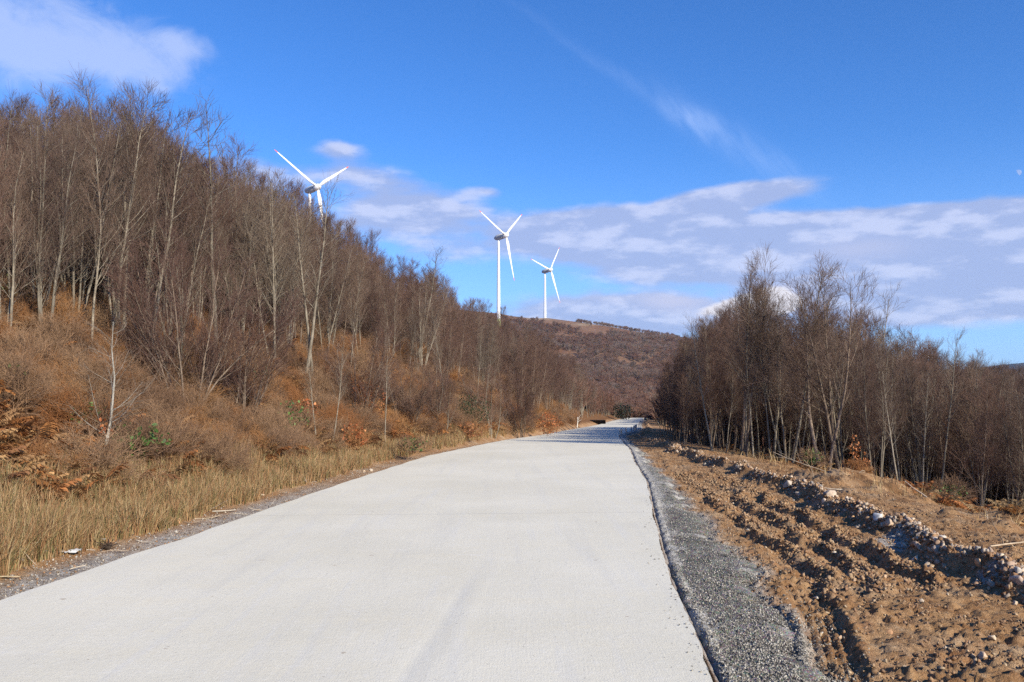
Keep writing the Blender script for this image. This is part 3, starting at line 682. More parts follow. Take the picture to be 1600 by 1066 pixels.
for (kind, vi, u, y, vtop, lab, lean, wd) in hero:
    x = (u - 800) / F * y; z = Hs(x, y); h = EYE + (HV - vtop - (20 if 1100 < u < 1330 else 2)) / F * y - z
    place_tree(kind, vi, x, y, h, lab, None, lean=lean, wide=wd)
    cand = [c_ for c_ in cand if (c_[1] - x) ** 2 + (c_[2] - y) ** 2 > .45]
# bank brush trees in front of the left wood
def bank_tree(kind, vi, u, y, h, lab, wide=1.0, name='bare_shrub_tree', group=None, cat='tree'):
    x = (u - 800) / F * y; return place_tree(kind, vi, x, y, h, lab, group, wide=wide, name=name, cat=cat)
bank_tree('brush', 0, 292, 18.0, 3.9, 'many-stemmed bushy tree with reddish fine twigs in the middle of the left bank', 1.0)
bank_tree('brushg', 0, 262, 18.8, 3.7, 'pale-stemmed bushy tree just left of the large reddish one on the bank', .8)
bank_tree('brush', 0, 372, 19.5, 3.3, 'low wide reddish bushy tree right of the large many-stemmed one', 1.1)
bank_tree('sparse', 0, 497, 21.0, 3.0, 'thin pale sapling on the bank beside another, above the orange soil', .7, 'sapling')
bank_tree('sparse', 1, 517, 21.5, 3.1, 'thin pale forked sapling, right one of the close pair on the bank', .7, 'sapling')
bank_tree('sparse', 0, 601, 25.0, 3.4, 'lone slanting pale sapling low on the bank where the road narrows', .7, 'sapling')
bank_tree('brush', 0, 560, 26.0, 3.2, 'bushy tree with rust-tinted twigs on the mid bank', 1.0)
bank_tree('brushg', 0, 690, 31.0, 2.8, 'brown bushy tree low on the bank beside the far bend', 1.0)
bank_tree('brush', 0, 640, 29.0, 2.7, 'rounded brown bushy tree below the wide V tree', 1.1)
bank_tree('brushg', 0, 770, 40.0, 3.4, 'grey-brown bushy tree at the road edge before the shadow bars', 1.1)
bank_tree('brush', 0, 815, 48.0, 3.6, 'reddish bushy tree beside the road where shadows cross it', 1.1)

# choose the 300 that show largest as things, the rest as one wood
def show(c_):
    side, x, y, z, h, kind, vi, u = c_
    inn = -60 < u < 1660; return (h / y) * (1 if inn else .02)
cand.sort(key=show, reverse=True)
NI = 300 - len(placed)
labs = {('L', 0): ('slim bare tree among many on the near end of the left bank', 'bare trees crowding the near left bank'),
        ('L', 1): ('slim bare tree among many along the middle of the left bank', 'bare trees along the middle of the left bank'),
        ('L', 2): ('small bare tree among many on the far left bank, toward the bend', 'bare trees on the far left bank'),
        ('R', 0): ('bare tree within the tall thicket on the right of the track', 'bare trees of the tall right thicket'),
        ('R', 1): ('bare tree within the lower wood sloping down at the right edge', 'bare trees of the lower right wood'),
        ('R', 2): ('small dark bare tree crowding the right side of the far road', 'bare trees beside the far road')}
for c_ in cand[:NI]:
    side, x, y, z, h, kind, vi, u = c_
    zn = (0 if u < 330 else 1 if y < 45 else 2) if side == 'L' else (2 if u < 1110 else 0 if u < 1390 else 1)
    lab, grp = labs[(side, zn)]
    place_tree(kind, vi, x, y, h, lab, grp, lean=g.normal() * 1.3)
rest = cand[NI:]

def gn_instances(name, P, rot, scl, idx, sources, label, cat):
    """points carrying rot / scl / idx; sources: list of lists of objects whose meshes make one instance"""
    me = bpy.data.meshes.new(name); me.vertices.add(len(P)); me.vertices.foreach_set('co', np.asarray(P, np.float32).ravel())
    for nm, ty, arr, fld in (('rot', 'FLOAT_VECTOR', rot, 'vector'), ('scl', 'FLOAT_VECTOR', scl, 'vector'), ('idx', 'INT', idx, 'value')):
        at = me.attributes.new(nm, ty, 'POINT'); at.data.foreach_set(fld, np.asarray(arr).ravel().astype(np.int32 if ty == 'INT' else np.float32))
    o = link(name, me); ng = bpy.data.node_groups.new(name, 'GeometryNodeTree')
    ng.interface.new_socket('Geometry', in_out='INPUT', socket_type='NodeSocketGeometry'); ng.interface.new_socket('Geometry', in_out='OUTPUT', socket_type='NodeSocketGeometry')
    N = ng.nodes; L = ng.links; gi = N.new('NodeGroupInput'); go = N.new('NodeGroupOutput')
    ja = N.new('GeometryNodeJoinGeometry')
    for grp in reversed(sources):
        jn = N.new('GeometryNodeJoinGeometry')
        for ob in grp:
            oi = N.new('GeometryNodeObjectInfo'); oi.transform_space = 'ORIGINAL'; oi.inputs['Object'].default_value = ob; L.new(oi.outputs['Geometry'], jn.inputs[0])
        gti = N.new('GeometryNodeGeometryToInstance'); L.new(jn.outputs[0], gti.inputs[0]); L.new(gti.outputs[0], ja.inputs[0])
    iop = N.new('GeometryNodeInstanceOnPoints'); L.new(gi.outputs[0], iop.inputs['Points']); L.new(ja.outputs[0], iop.inputs['Instance'])
    iop.inputs['Pick Instance'].default_value = True
    def na(nm, ty):
        q = N.new('GeometryNodeInputNamedAttribute'); q.data_type = ty; q.inputs['Name'].default_value = nm; return q.outputs['Attribute']
    L.new(na('idx', 'INT'), iop.inputs['Instance Index']); L.new(na('rot', 'FLOAT_VECTOR'), iop.inputs['Rotation']); L.new(na('scl', 'FLOAT_VECTOR'), iop.inputs['Scale'])
    L.new(iop.outputs[0], go.inputs[0])
    md = o.modifiers.new('scatter', 'NODES'); md.node_group = ng
    tag(o, label, cat, kind='stuff'); return o
# one source per tree mesh pair already standing in the scene
src = {}; srcs = []; hs0 = []
for (e, tr, cr_) in placed:
    if tr.data.name not in src: src[tr.data.name] = len(srcs); srcs.append([tr, cr_]); hs0.append(3.8 if 'brush' in tr.data.name else 7.0)
def key(kind, vi): return src[T[kind][vi % len(T[kind])][0].name]
# thicken: more trees deep behind the left and right fronts
P, ro, sc_, ix = [], [], [], []
for (side, x, y, z, h, kind, vi, u) in rest:
    if T[kind][vi % len(T[kind])][0].name not in src: continue
    k = key(kind, vi); P.append((x, y, z)); ro.append((g.normal() * .03, g.normal() * .03, g.uniform(0, 6.28))); s = h * (.95 if side == 'L' else 1.0) / hs0[k]; sc_.append((s, s, s)); ix.append(k)
print('things', len(placed), 'rest', len(P))
gn_instances('woodland', P, ro, sc_, ix, srcs, 'brown leafless wood filling in behind the front trees', 'woodland')

# ------------------------------------------------------------------ bank undergrowth
def shrub_np(seed, n=46, r=.95, hh=1.0, tw=.0026):
    g = np.random.default_rng(seed); a = g.uniform(0, 6.28, n); el_ = np.radians(g.uniform(12, 85, n))
    d = np.stack([np.cos(a) * np.cos(el_), np.sin(a) * np.cos(el_), np.sin(el_) * hh], -1)
    s = np.zeros((n, 3)); s[:, :2] = g.normal(size=(n, 2)) * .14
    P0, R0 = grow(g, s, d, r * g.uniform(.75, 1.1, n), 7, .16, .03, np.full(n, .009), np.full(n, .004))
    P1, R1 = kids(g, P0, R0, 9, .25, 1.0, 42, lambda t: .42 * (1.2 - t), 4, .18, .03, .6, tw * 1.1, .1)
    P2, R2 = kids(g, P1, R1, 5, .1, 1.0, 38, lambda t: .5, 3, .18, .02, .7, tw, .06)
    return join([tubes(P0, R0, 4), tubes(P1, R1, 3), tubes(P2, R2, 3)])
M_shr = twig('bramble_stem', (.17, .098, .058), (.30, .185, .105))
M_shro = twig('rusty_stem', (.27, .115, .042), (.36, .185, .075))
shr = [mesh_np('bush_a', *shrub_np(1), M_shr), mesh_np('bush_b', *shrub_np(2, hh=.8, r=1.1), M_shr), mesh_np('bush_c', *shrub_np(3), M_shro), mesh_np('bush_d', *shrub_np(4, hh=1.4), M_shr)]
bush_lab = {0: ('brown twiggy bush on the near left bank', 'twiggy bushes on the near left bank'), 1: ('brown twiggy bush along the middle of the left bank', 'twiggy bushes on the middle left bank'), 2: ('small twiggy bush on the far left bank near the bend', 'twiggy bushes on the far left bank')}
g = np.random.default_rng(77); bp = []
for k in range(4000):
    y = 11 * (70 / 11) ** g.random(); wf = np.interp(y, [0, 20, 45, 120], [1.0, 1.0, .62, .62]); q = g.uniform(2.3, 7.6); x = float(xl(y)) - q * wf; u = 800 + F * x / y
    if u < -80 or math.hypot(x + 6.55, y - 12.9) < .95: continue
    if any((x - a) ** 2 + (y - b_) ** 2 < (.50 + .011 * y) ** 2 for a, b_ in bp): continue
    bp.append((x, y))
bp = sorted(bp, key=lambda q: q[1])[:270]
for (x, y) in bp:
    u = 800 + F * x / y; zn = 0 if u < 330 else 1 if y < 40 else 2
    s = g.uniform(.40, .95) * (1.15 if 20 < u < 230 else .9); q = (float(xl(y)) - x)
    vi = int(g.choice([0, 1, 2, 3, 2, 2]))
    o = link('bush', shr[vi], None, (x, y, Hs(x, y) - .06), g.uniform(0, 6.28), (s * 1.1, s * 1.1, s * .95)); tag(o, bush_lab[zn][0], 'bush', bush_lab[zn][1])

bsrc = {}
for o in list(COL.objects):
    if o.name.startswith('bush') and o.data in shr and o.data.name not in bsrc: bsrc[o.data.name] = o
bl_ = list(bsrc.values()); P, ro, sc_, ix = [], [], [], []
for k in range(1500):
    y = 12 * (95 / 12) ** g.random(); wf = np.interp(y, [0, 20, 45, 120], [1.0, 1.0, .62, .62]); q = g.uniform(1.8, 9.5); x = float(xl(y)) - q * wf; u = 800 + F * x / y
    if u < -150 or math.hypot(x + 6.55, y - 12.9) < 1.3 or (y < 17 and g.random() < .5): continue
    P.append((x, y, Hs(x, y) - .06)); ro.append((0, 0, g.uniform(0, 6.28))); s_ = g.uniform(.35, .8); sc_.append((s_, s_, s_ * g.uniform(.9, 1.4))); ix.append(int(g.integers(0, len(bl_))))
gn_instances('undergrowth', P, ro, sc_, ix, [[o] for o in bl_], 'tangled brown twiggy undergrowth covering the left bank', 'undergrowth')
# bracken (dead, rust coloured): fronds with paired leaflets
def frond_np(g, L=.9, curl=.9):
    m = 10; a = np.linspace(0, 1, m); x = L * a * .8; z = L * (a * 1.15 - curl * a ** 2 * .8) ; P_ = np.stack([x, x * 0 + .03 * np.sin(a * 5), z], -1)
    V = []; Fc = []
    def tri(p, q, r_): i = len(V); V.extend([p, q, r_]); Fc.append((i, i + 1, i + 2))
    for k in range(m - 1):
        w = .006; tri(P_[k] + [0, w, 0], P_[k] - [0, w, 0], P_[k + 1])
        if k < 2: continue
        for sd_ in (-1, 1):
            for sub in (0, .33, .66):
                pp = P_[k] * (1 - sub) + P_[k + 1] * sub; l_ = .24 * L * math.sin(math.pi * (a[k] * .85 + .1)) * g.uniform(.6, 1.1)
                tip = pp + np.array([l_ * .35, sd_ * l_, -l_ * g.uniform(.1, .7)]); mid_ = (pp + tip) / 2 + np.array([.03 * L, 0, g.uniform(-.02, .02)])
                tri(pp, mid_ + [.009, 0, .008], tip); tri(pp, tip, mid_ - [.011, 0, .0])
    return np.array(V), np.array(Fc)
def clump_np(seed, n=7):
    g = np.random.default_rng(seed); Vs, Fs, off = [], [], 0
    for k in range(n):
        v, f = frond_np(g, g.uniform(.5, 1.0), g.uniform(.6, 1.3)); a = g.uniform(0, 6.28); c_, s_ = math.cos(a), math.sin(a)
        v = v @ np.array([[c_, s_, 0], [-s_, c_, 0], [0, 0, 1]]); v[:, :2] += g.normal(size=2) * .1; Vs.append(v); Fs.append(f + off); off += len(v)
    return np.concatenate(Vs), np.concatenate(Fs)
cl_t = [clump_np(k) for k in range(5)]
g = np.random.default_rng(88)
def bank_pts(n, q0, q1, y0=10, y1=75, k=1.3):
    y = dens_y(g, n, y0, y1, k); wf = np.interp(y, [0, 20, 45, 120], [1.0, 1.0, .62, .62]); q = g.uniform(q0, q1, n); return xl(y) - q * wf, y
def clumps(name, x, y, smin, smax, cols, label, cat):
    n = len(x); z = H(x, y) - .03; s = g.uniform(smin, smax, n)
    V, Fc, C = stamp(cl_t, g.integers(0, 5, n), rotz(g.uniform(0, 6.28, n)), s, np.stack([x, y, z], -1), pal(g, n, cols, .18))
    o = link(name, mesh_np(name, V, Fc, M_leafy, attrs={'tint': C})); tag(o, label, cat, kind='stuff')
x, y = bank_pts(13000, 1.9, 9.5)
kk = (fbm(x, y, .6, 3) > -.07) & ((y > 17) | (g.random(len(x)) < .7)); x, y = x[kk], y[kk]
clumps('bracken', x, y, .35, .80, [(.40, .18, .062), (.33, .14, .05), (.42, .25, .11), (.23, .11, .05), (.35, .20, .09)], 'rust brown dead bracken covering the left bank', 'bracken')
y = dens_y(g, 1300, 11, 40, 1.3); sr = berm(y) + g.uniform(3.2, 9, 1300); x = xr(y) + sr; kk = (fbm(x, y, .5, 3) > -.03) & (x > 7.0); x, y = x[kk], y[kk]
clumps('bracken_patch', x, y, .25, .6, [(.42, .185, .055), (.34, .14, .05), (.46, .28, .12), (.3, .2, .1)], 'rust brown bracken between the bare earth and the right wood', 'bracken')

# grass: tall dry blades on the lower bank
def blades(name, x, y, hmin, hmax, cols, label, wd=.005):
    n = len(x); z = H(x, y) - .02; h = g.uniform(hmin, hmax, n) * (.45 + 1.1 * vnoise(x * 1.3, y * 1.3)); a = g.uniform(0, 6.28, n); lean = np.abs(g.normal(size=n)) * .38 + .05
    w = wd * g.uniform(.6, 1.4, n) * (1 + y / 28); ax = np.stack([np.cos(a), np.sin(a)], -1); b_ = g.uniform(0, 6.28, n); pr = np.stack([np.cos(b_), np.sin(b_)], -1)
    lv = np.array([0, .45, .8, 1.0]); wl = np.array([1, .8, .5, .05]); V = np.zeros((n, 4, 2, 3))
    for k in range(4):
        t_ = lv[k]; off = (lean * t_ ** 1.8 * h)[:, None] * ax
        for s_, j in ((-1, 0), (1, 1)):
            V[:, k, j, :2] = np.stack([x, y], -1) + off + s_ * (w * wl[k])[:, None] * pr
            V[:, k, j, 2] = z + h * t_ * np.cos(lean * t_)
    i = np.arange(n * 8).reshape(n, 4, 2); f = np.concatenate([np.stack([i[:, k, 0], i[:, k, 1], i[:, k + 1, 1], i[:, k + 1, 0]], -1) for k in range(3)])
    C = np.repeat(pal(g, n, cols, .15), 8, 0)
    o = link(name, mesh_np(name, V.reshape(-1, 3), f, M_leafy, attrs={'tint': C})); tag(o, label, 'grass', kind='stuff')
GC = [(.42, .28, .14), (.36, .23, .11), (.50, .38, .21), (.22, .19, .08), (.16, .15, .06), (.36, .19, .09), (.44, .29, .15), (.32, .17, .085)]
n = 150000; y = dens_y(g, n, 7.5, 60, 1.75); wf = np.interp(y, [0, 20, 45, 120], [1.0, 1.0, .62, .62])
# blades gather in tufts
tx = (g.random(n) ** 1.4) * 1.9 + .95
x = xl(y) - tx * wf
cx = np.round(x / .22 + .5 * np.sin(y * 3)) * .22; cy = np.round(y / .22) * .22; kk = g.random(n) < .7
x = np.where(kk, cx + .16 * _perm[(cx * 50).astype(int) & 255, (cy * 50).astype(int) & 255] + g.normal(size=n) * .035, x); y = np.where(kk, cy + g.normal(size=n) * .035, y)
s = xl(y) - x; kk = s > .88 + .25 * (vnoise(y * 1.7, y * 0) - .3) - .0 * y; x, y, s = x[kk], y[kk], s[kk]
blades('grass', x, y, .08, .42, GC, 'tall dry golden grass along the foot of the left bank', .0026)
n = 5000; y = dens_y(g, n, 10, 30, 1.4); sr = berm(y) + g.uniform(1.2, 8, n); x = xr(y) + sr; kk = fbm(x, y, .9, 3) > .09; x, y = x[kk], y[kk]
blades('grass_tufts', x, y, .08, .35, [(.42, .27, .12), (.36, .22, .10), (.5, .38, .2)], 'thin straw tufts on the bare earth right of the ridge', .004)

# green bramble and other leafy plants
def leafcloud(seed, n, rx, rz, ls, cols, stems=True):
    g = np.random.default_rng(seed); d = g.normal(size=(n, 3)); d /= np.linalg.norm(d, axis=1)[:, None]; r_ = g.random(n) ** .5
    c_ = d * r_[:, None] * [rx, rx, rz] + [0, 0, rz * .9]
    lf = np.array([[0, -.5, 0], [.32, -.12, .06], [.28, .25, .03], [0, .55, -.04], [-.28, .25, .03], [-.32, -.12, .06]]); ff = np.array([[0, 1, 2, 3], [0, 3, 4, 5]])
    V, Fc, C = stamp([(lf, ff)], np.zeros(n, int), randrot(g, n), ls * g.uniform(.6, 1.2, n), c_, pal(g, n, cols, .2))
    return V, Fc, C
def leafy(name, seed, u, y, n, rx, rz, ls, cols, label, cat, twm, x=None, group=None, dz=0):
    x = (u - 800) / F * y if x is None else x; e = empty(name, (x, y, Hs(x, y) - .04 + (dz or .28)), random.uniform(0, 6)); V, Fc, C = leafcloud(seed, n, rx, rz, ls, cols)
    link('foliage', mesh_np(name + '_foliage', V, Fc, M_leaf, attrs={'tint': C}), e)
    v, f = shrub_np(seed, 14, rx * 1.1, rz / max(rx, .1)); link('stems', mesh_np(name + '_stems', v, f, twm), e); tag(e, label, cat, group); return e
GR = [(.055, .12, .03), (.08, .17, .035), (.04, .085, .02), (.12, .19, .05)]
RU_ = [(.40, .13, .045), (.34, .10, .035), (.46, .19, .07), (.28, .09, .03)]
leafy('bramble', 1, 212, 13.6, 190, .55, .30, .085, GR, 'green leafy bramble just right of the crooked pale sapling', 'bramble', M_shr)
leafy('bramble', 2, 135, 13.8, 90, .40, .22, .08, GR, 'small green bramble left of the crooked pale sapling', 'bramble', M_shr)
leafy('bramble', 3, 8, 18.0, 120, .5, .35, .09, [(.16, .18, .03), (.10, .14, .03), (.06, .10, .02)], 'yellow-green bramble on the bank brow at the left edge of the photo', 'bramble', M_shr)
leafy('bramble', 4, 455, 20.5, 130, .5, .5, .08, GR, 'green bramble trailing below the thick pale trunk', 'bramble', M_shr)
leafy('bramble', 5, 398, 23.0, 130, .55, .30, .08, GR, 'green bramble at the wood edge above the low wide reddish tree', 'bramble', M_shr)
leafy('bramble', 6, 645, 24.0, 90, .45, .25, .08, GR, 'green bramble close to the road foot where the bank turns', 'bramble', M_shr)
leafy('bramble', 7, 8, 13.2, 50, .35, .22, .07, GR, 'small green bramble behind the tall grass at the left edge', 'bramble', M_shr)
leafy('evergreen_bush', 8, 735, 37.0, 900, 1.0, .75, .075, [(.02, .035, .015), (.03, .05, .02), (.04, .055, .02)], 'dark evergreen bush on the bank behind the leaning white stem', 'bush', M_shr)
leafy('evergreen_bush', 9, 973, 150.0, 700, 2.2, 1.6, .3, [(.012, .018, .01), (.02, .03, .015)], 'dark round bush beside the far end of the road', 'bush', M_shr)
leafy('evergreen_bush', 10, 1268, 24.5, 160, .35, .25, .07, GR, 'low green bush at the foot of the right wood', 'bush', M_shr)
leafy('evergreen_bush', 11, 1480, 19.0, 120, .45, .2, .06, [(.07, .13, .03), (.12, .18, .04)], 'bright green low weeds on the spoil heap at the right', 'weeds', M_shr)
leafy('oak_sapling', 12, 572, 26.5, 420, .75, .75, .085, RU_, 'sapling full of rusty orange leaves high on the middle bank', 'sapling', M_shro, dz=.3)
leafy('oak_sapling', 13, 553, 22.0, 160, .40, .42, .08, RU_, 'small rusty-leaved sapling low on the bank, nearer the road', 'sapling', M_shro)
leafy('oak_sapling', 14, 480, 22.0, 150, .38, .40, .08, RU_, 'small rusty-leaved sapling left of the thin pale pair', 'sapling', M_shro)
leafy('oak_sapling', 15, 858, 55.0, 320, .9, .8, .12, RU_, 'rusty-leaved sapling at the road edge by the shadow bars', 'sapling', M_shro)
leafy('oak_sapling', 16, 735, 33.0, 200, .6, .35, .09, [(.20, .08, .035), (.28, .11, .04)], 'dark rust leafy clump low at the road edge', 'sapling', M_shro)
leafy('fern', 17, 1335, 21.5, 130, .17, .50, .055, [(.42, .17, .06), (.36, .13, .04)], 'tall orange dead fern in front of the right wood', 'fern', M_shro)
leafy('fern', 18, 1352, 22.3, 70, .13, .36, .055, [(.42, .17, .06), (.36, .13, .04)], 'shorter orange fern just right of the tall one', 'fern', M_shro)
# the crooked sapling
g2 = np.random.default_rng(4); sx0 = (158 - 800) / F * 13.3; e = empty('crooked_sapling', (sx0, 13.3, Hs(sx0, 13.3)))
Ps = np.array([[[-.12, 0, -.1], [-.02, 0, .05], [.09, 0, .28], [.14, .02, .58], [.17, .03, .95], [.20, .03, 1.3], [.16, .02, 1.75], [.18, .03, 2.2]]]); Rs = np.array([[.036, .03, .024, .021, .017, .013, .009, .004]])
Pb, Rb = kids(g2, Ps, Rs, 22, .28, .98, 55, lambda t: .42 * (1.15 - t), 6, .10, .05, .28, .003, .15); Pc, Rc = kids(g2, Pb, Rb, 9, .2, 1, 35, lambda t: .4, 4, .12, .03, .7, .0025, .06)
v, f = join([tubes(Ps, Rs, 8), tubes(Pb, Rb, 4)]); link('trunk', mesh_np('sapling_trunk', v, f, bark('pale_bark', (.20, .18, .145), (.33, .31, .265), (.09, .07, .05)), smooth=True), e)
v, f = tubes(Pc, Rc, 3); link('twigs', mesh_np('sapling_twigs', v, f, M_twigg), e)
V, Fc, C = leafcloud(5, 40, .16, .2, .07, RU_); V[:, 2] += .35; V[:, 0] += .1; link('leaves', mesh_np('sapling_leaves', V, Fc, M_leaf, attrs={'tint': C}), e)
tag(e, 'crooked pale sapling with a few orange leaves standing in the grass of the left bank', 'sapling')

# ------------------------------------------------------------------ scrub on the far hill and along the far valley
def low_tree(seed, n=46, r=2.2, h=5.5, tw=.05):
    g = np.random.default_rng(seed)
    P0, R0 = grow(g, np.zeros((3, 3)), np.array([[.15, 0, 1], [-.1, .15, 1], [0, -.15, 1.]]), np.array([h * .9, h * .8, h * .85]), 5, .06, .02, np.full(3, .10), np.full(3, .04))
    P1, R1 = kids(g, P0, R0, n // 3, .2, 1, 42, lambda t: .40 * (1.15 - t) + .08, 3, .1, .08, .6, tw, .2)
    P2, R2 = kids(g, P1, R1, 5, .2, 1, 36, lambda t: .55, 2, .1, .05, .8, tw * .7, .2)
    return join([tubes(P0, R0, 3)]), join([tubes(P1, R1, 3), tubes(P2, R2, 3)])
def htwig(name, ca, cb):
    m, t, b = mat(name); oi = t.node('ShaderNodeObjectInfo').outputs['Random']; n = t.noise(geo_pos(t), .013, 4, .6)
    c_ = t.mix(t.ramp(t.m('ADD', n, t.m('MULTIPLY', oi, .12)), .42, .66), ca, cb); t.put(b.inputs['Base Color'], c_); return m
M_ht = htwig('hill_twig', (.145, .080, .054), (.205, .150, .120)); M_htr = htwig('hill_twig_red', (.155, .078, .052), (.20, .11, .076)); M_htr2 = htwig('hill_bush_dark', (.09, .065, .05), (.12, .088, .068))
hill_src = []
g = np.random.default_rng(99)
hz_spots = [(868, 700), (905, 760), (930, 640)]
for k, mm in enumerate((M_ht, M_htr, M_htr2)):
    (v, f), (v2, f2) = low_tree(200 + k)
    u = [905, 948, 985][k]; y = [760, 700, 820][k]; x = (u - 800) / F * y
    e = empty('hill_tree', (x, y, Hs(x, y)), 0, 1.15); tr = link('trunk', mesh_np('ht', v, f, M_bark), e); c_ = link('crown', mesh_np('hc', v2, f2, mm), e)
    tag(e, ['greyish bare tree on the open hillside below the farthest turbine', 'reddish bare tree on the hillside under the skyline cloud', 'dark bush near the hill crest toward the right'][k], 'tree'); hill_src.append([tr, c_])
P, ro, sc_, ix = [], [], [], []
for k in range(17000):
    u = g.uniform(760, 1330); y = 150 * (930 / 150) ** g.random() if k % 3 else g.uniform(430, 900); x = (u - 800) / F * y
    if y < 175 and (float(xl(y)) - 3 < x < float(xr(y)) + 3): continue
    z = Hs(x, y); uu, vv = scr(x, y, z)
    if abs(uu - 868) < 34 and abs(vv - 556) < 6: continue
    if y > 830 and u < 900: continue
    dn = vnoise(np.array([x / 38.]), np.array([y / 60.]))[0]
    if y > 480 and dn < .20 + .28 * vnoise(np.array([x / 14.]), np.array([y / 22.]))[0]: continue
    P.append((x, y, z - .2)); s = g.uniform(.55, 1.2) * (.8 if y < 400 else 1.0 if y < 800 else .75) * (.9 if y > 200 else .7); ro.append((0, 0, g.uniform(0, 6.28)))
    sc_.append((s, s, s * g.uniform(.8, 1.1))); ix.append(int(g.choice([0, 1, 2], p=[.55, .33, .12] if y > 480 else [.15, .8, .05])))
for k in range(1800):      # slopes left and right of the far road
    y = g.uniform(105, 260); u = g.uniform(820, 1250); x = (u - 800) / F * y
    if float(xl(y)) - 2.5 < x < float(xr(y)) + 2.5: continue
    P.append((x, y, Hs(x, y) - .2)); s = g.uniform(.55, .95); ro.append((0, 0, g.uniform(0, 6.28))); sc_.append((s * .8, s * .8, s)); ix.append(int(g.choice([0, 1], p=[.2, .8])))
gn_instances('hillside_wood', P, ro, sc_, ix, hill_src, 'red-brown leafless scrub and wood over the distant hill', 'woodland')
# side woods out of frame, so the land does not end bare
P, ro, sc_, ix = [], [], [], []
for k in range(900):
    a = g.uniform(R(35), R(325)); r_ = g.uniform(75, 420); x = r_ * math.sin(a); y = r_ * math.cos(a)
    if y > 110 or abs(x) < 30: continue
    z = (5 + .03 * r_ if x < 0 else -10 - .05 * (r_ - 70)) - 2.5
    P.append((x, y, z)); ro.append((0, 0, g.uniform(0, 6))); s = g.uniform(.8, 1.4); sc_.append((s, s, s)); ix.append(int(g.integers(0, 2)))

# ------------------------------------------------------------------ wind turbines
M_wt, t, b = mat('turbine_white'); n = t.noise(t.scalev(geo_pos(t), (1, 1, .15)), .6, 3, .5); t.put(b.inputs['Base Color'], t.mix(n, (.74, .74, .73), (.82, .82, .81))); b.inputs['Roughness'].default_value = .4
M_red, t, b = mat('blade_tip_red'); t.put(b.inputs['Base Color'], t.mix(t.noise(geo_pos(t), .8, 2), (.62, .10, .07), (.70, .16, .12)))
M_grn, t, b = mat('tower_base_green'); t.put(b.inputs['Base Color'], t.mix(t.noise(geo_pos(t), .5, 2), (.34, .42, .16), (.42, .48, .22)))
M_nac, t, b = mat('nacelle_shade_grey'); t.put(b.inputs['Base Color'], t.mix(t.noise(geo_pos(t), .5, 3), (.36, .37, .38), (.46, .47, .48)))  # the nacelle's shade is put into its grey base colour
def lathe(prof, s=28):
    prof = np.array(prof); th = np.arange(s) * 2 * math.pi / s
    V = np.stack([prof[:, 0:1] * np.cos(th), prof[:, 0:1] * np.sin(th), np.repeat(prof[:, 1:2], s, 1)], -1).reshape(-1, 3)
    i = np.arange(len(prof) * s).reshape(len(prof), s); j = np.roll(i, -1, 1); return V, np.stack([i[:-1], j[:-1], j[1:], i[1:]], -1).reshape(-1, 4)
def blade_np(r0, r1_, chord0, n=22, pre=0.0):
    # span along +Z, rotor axis = -Y (towards the wind)
    zs_ = np.linspace(r0, r1_, n); V = []
    Rr = 41.0
    for z in zs_:
        a = z / Rr; ch = np.interp(a, [0, .045, .09, .2, .5, .8, .97, 1.0], [1.5, 1.6, 2.1, 3.1, 2.0, 1.2, .7, .3]) * chord0
        th = np.interp(a, [0, .05, .12, .3, 1], [1.0, .95, .5, .24, .14]); tw_ = R(np.interp(a, [0, .2, .6, 1], [32, 22, 8, 2]))
        for k in range(12):
            q = k / 12 * 2 * math.pi; xx = math.cos(q) * .5 * ch - .12 * ch * min(1, a * 6); yy_ = math.sin(q) * .5 * ch * th * (.55 + .45 * (math.cos(q) < 0) + .2)
            V.append((xx * math.cos(tw_) - yy_ * math.sin(tw_), xx * math.sin(tw_) + yy_ * math.cos(tw_) - pre * a * a, z))
    i = np.arange(n * 12).reshape(n, 12); j = np.roll(i, -1, 1); f = np.stack([i[:-1], j[:-1], j[1:], i[1:]], -1).reshape(-1, 4)
    return np.array(V), f
bl_m = mesh_np('blade', *blade_np(.9, 38.0, 1.0), M_wt, smooth=True); tip_m = mesh_np('blade_tip', *blade_np(37.98, 41.0, 1.012, 8), M_red, smooth=True)
ring_ = lathe([(0, -4.2), (1.0, -4.0), (1.7, -3.3), (2.2, -2.2), (2.4, -.9), (2.35, .5), (1.9, 1.1), (0, 1.15)]); rot90 = np.array([[1, 0, 0], [0, 0, 1], [0, -1, 0]])
hub_m = mesh_np('hub', np.stack([ring_[0][:, 0], ring_[0][:, 2], ring_[0][:, 1]], -1), ring_[1][:, ::-1], M_wt, smooth=True)
nc = lathe([(0, 1.2), (2.0, 1.25), (2.35, 2.2), (2.55, 4.0), (2.5, 6.5), (2.1, 8.8), (1.3, 10.4), (.5, 11.1), (0, 11.2)])
nac_m = mesh_np('nacelle', np.stack([nc[0][:, 0], nc[0][:, 2], nc[0][:, 1] * 1.0], -1), nc[1][:, ::-1], M_nac, smooth=True)
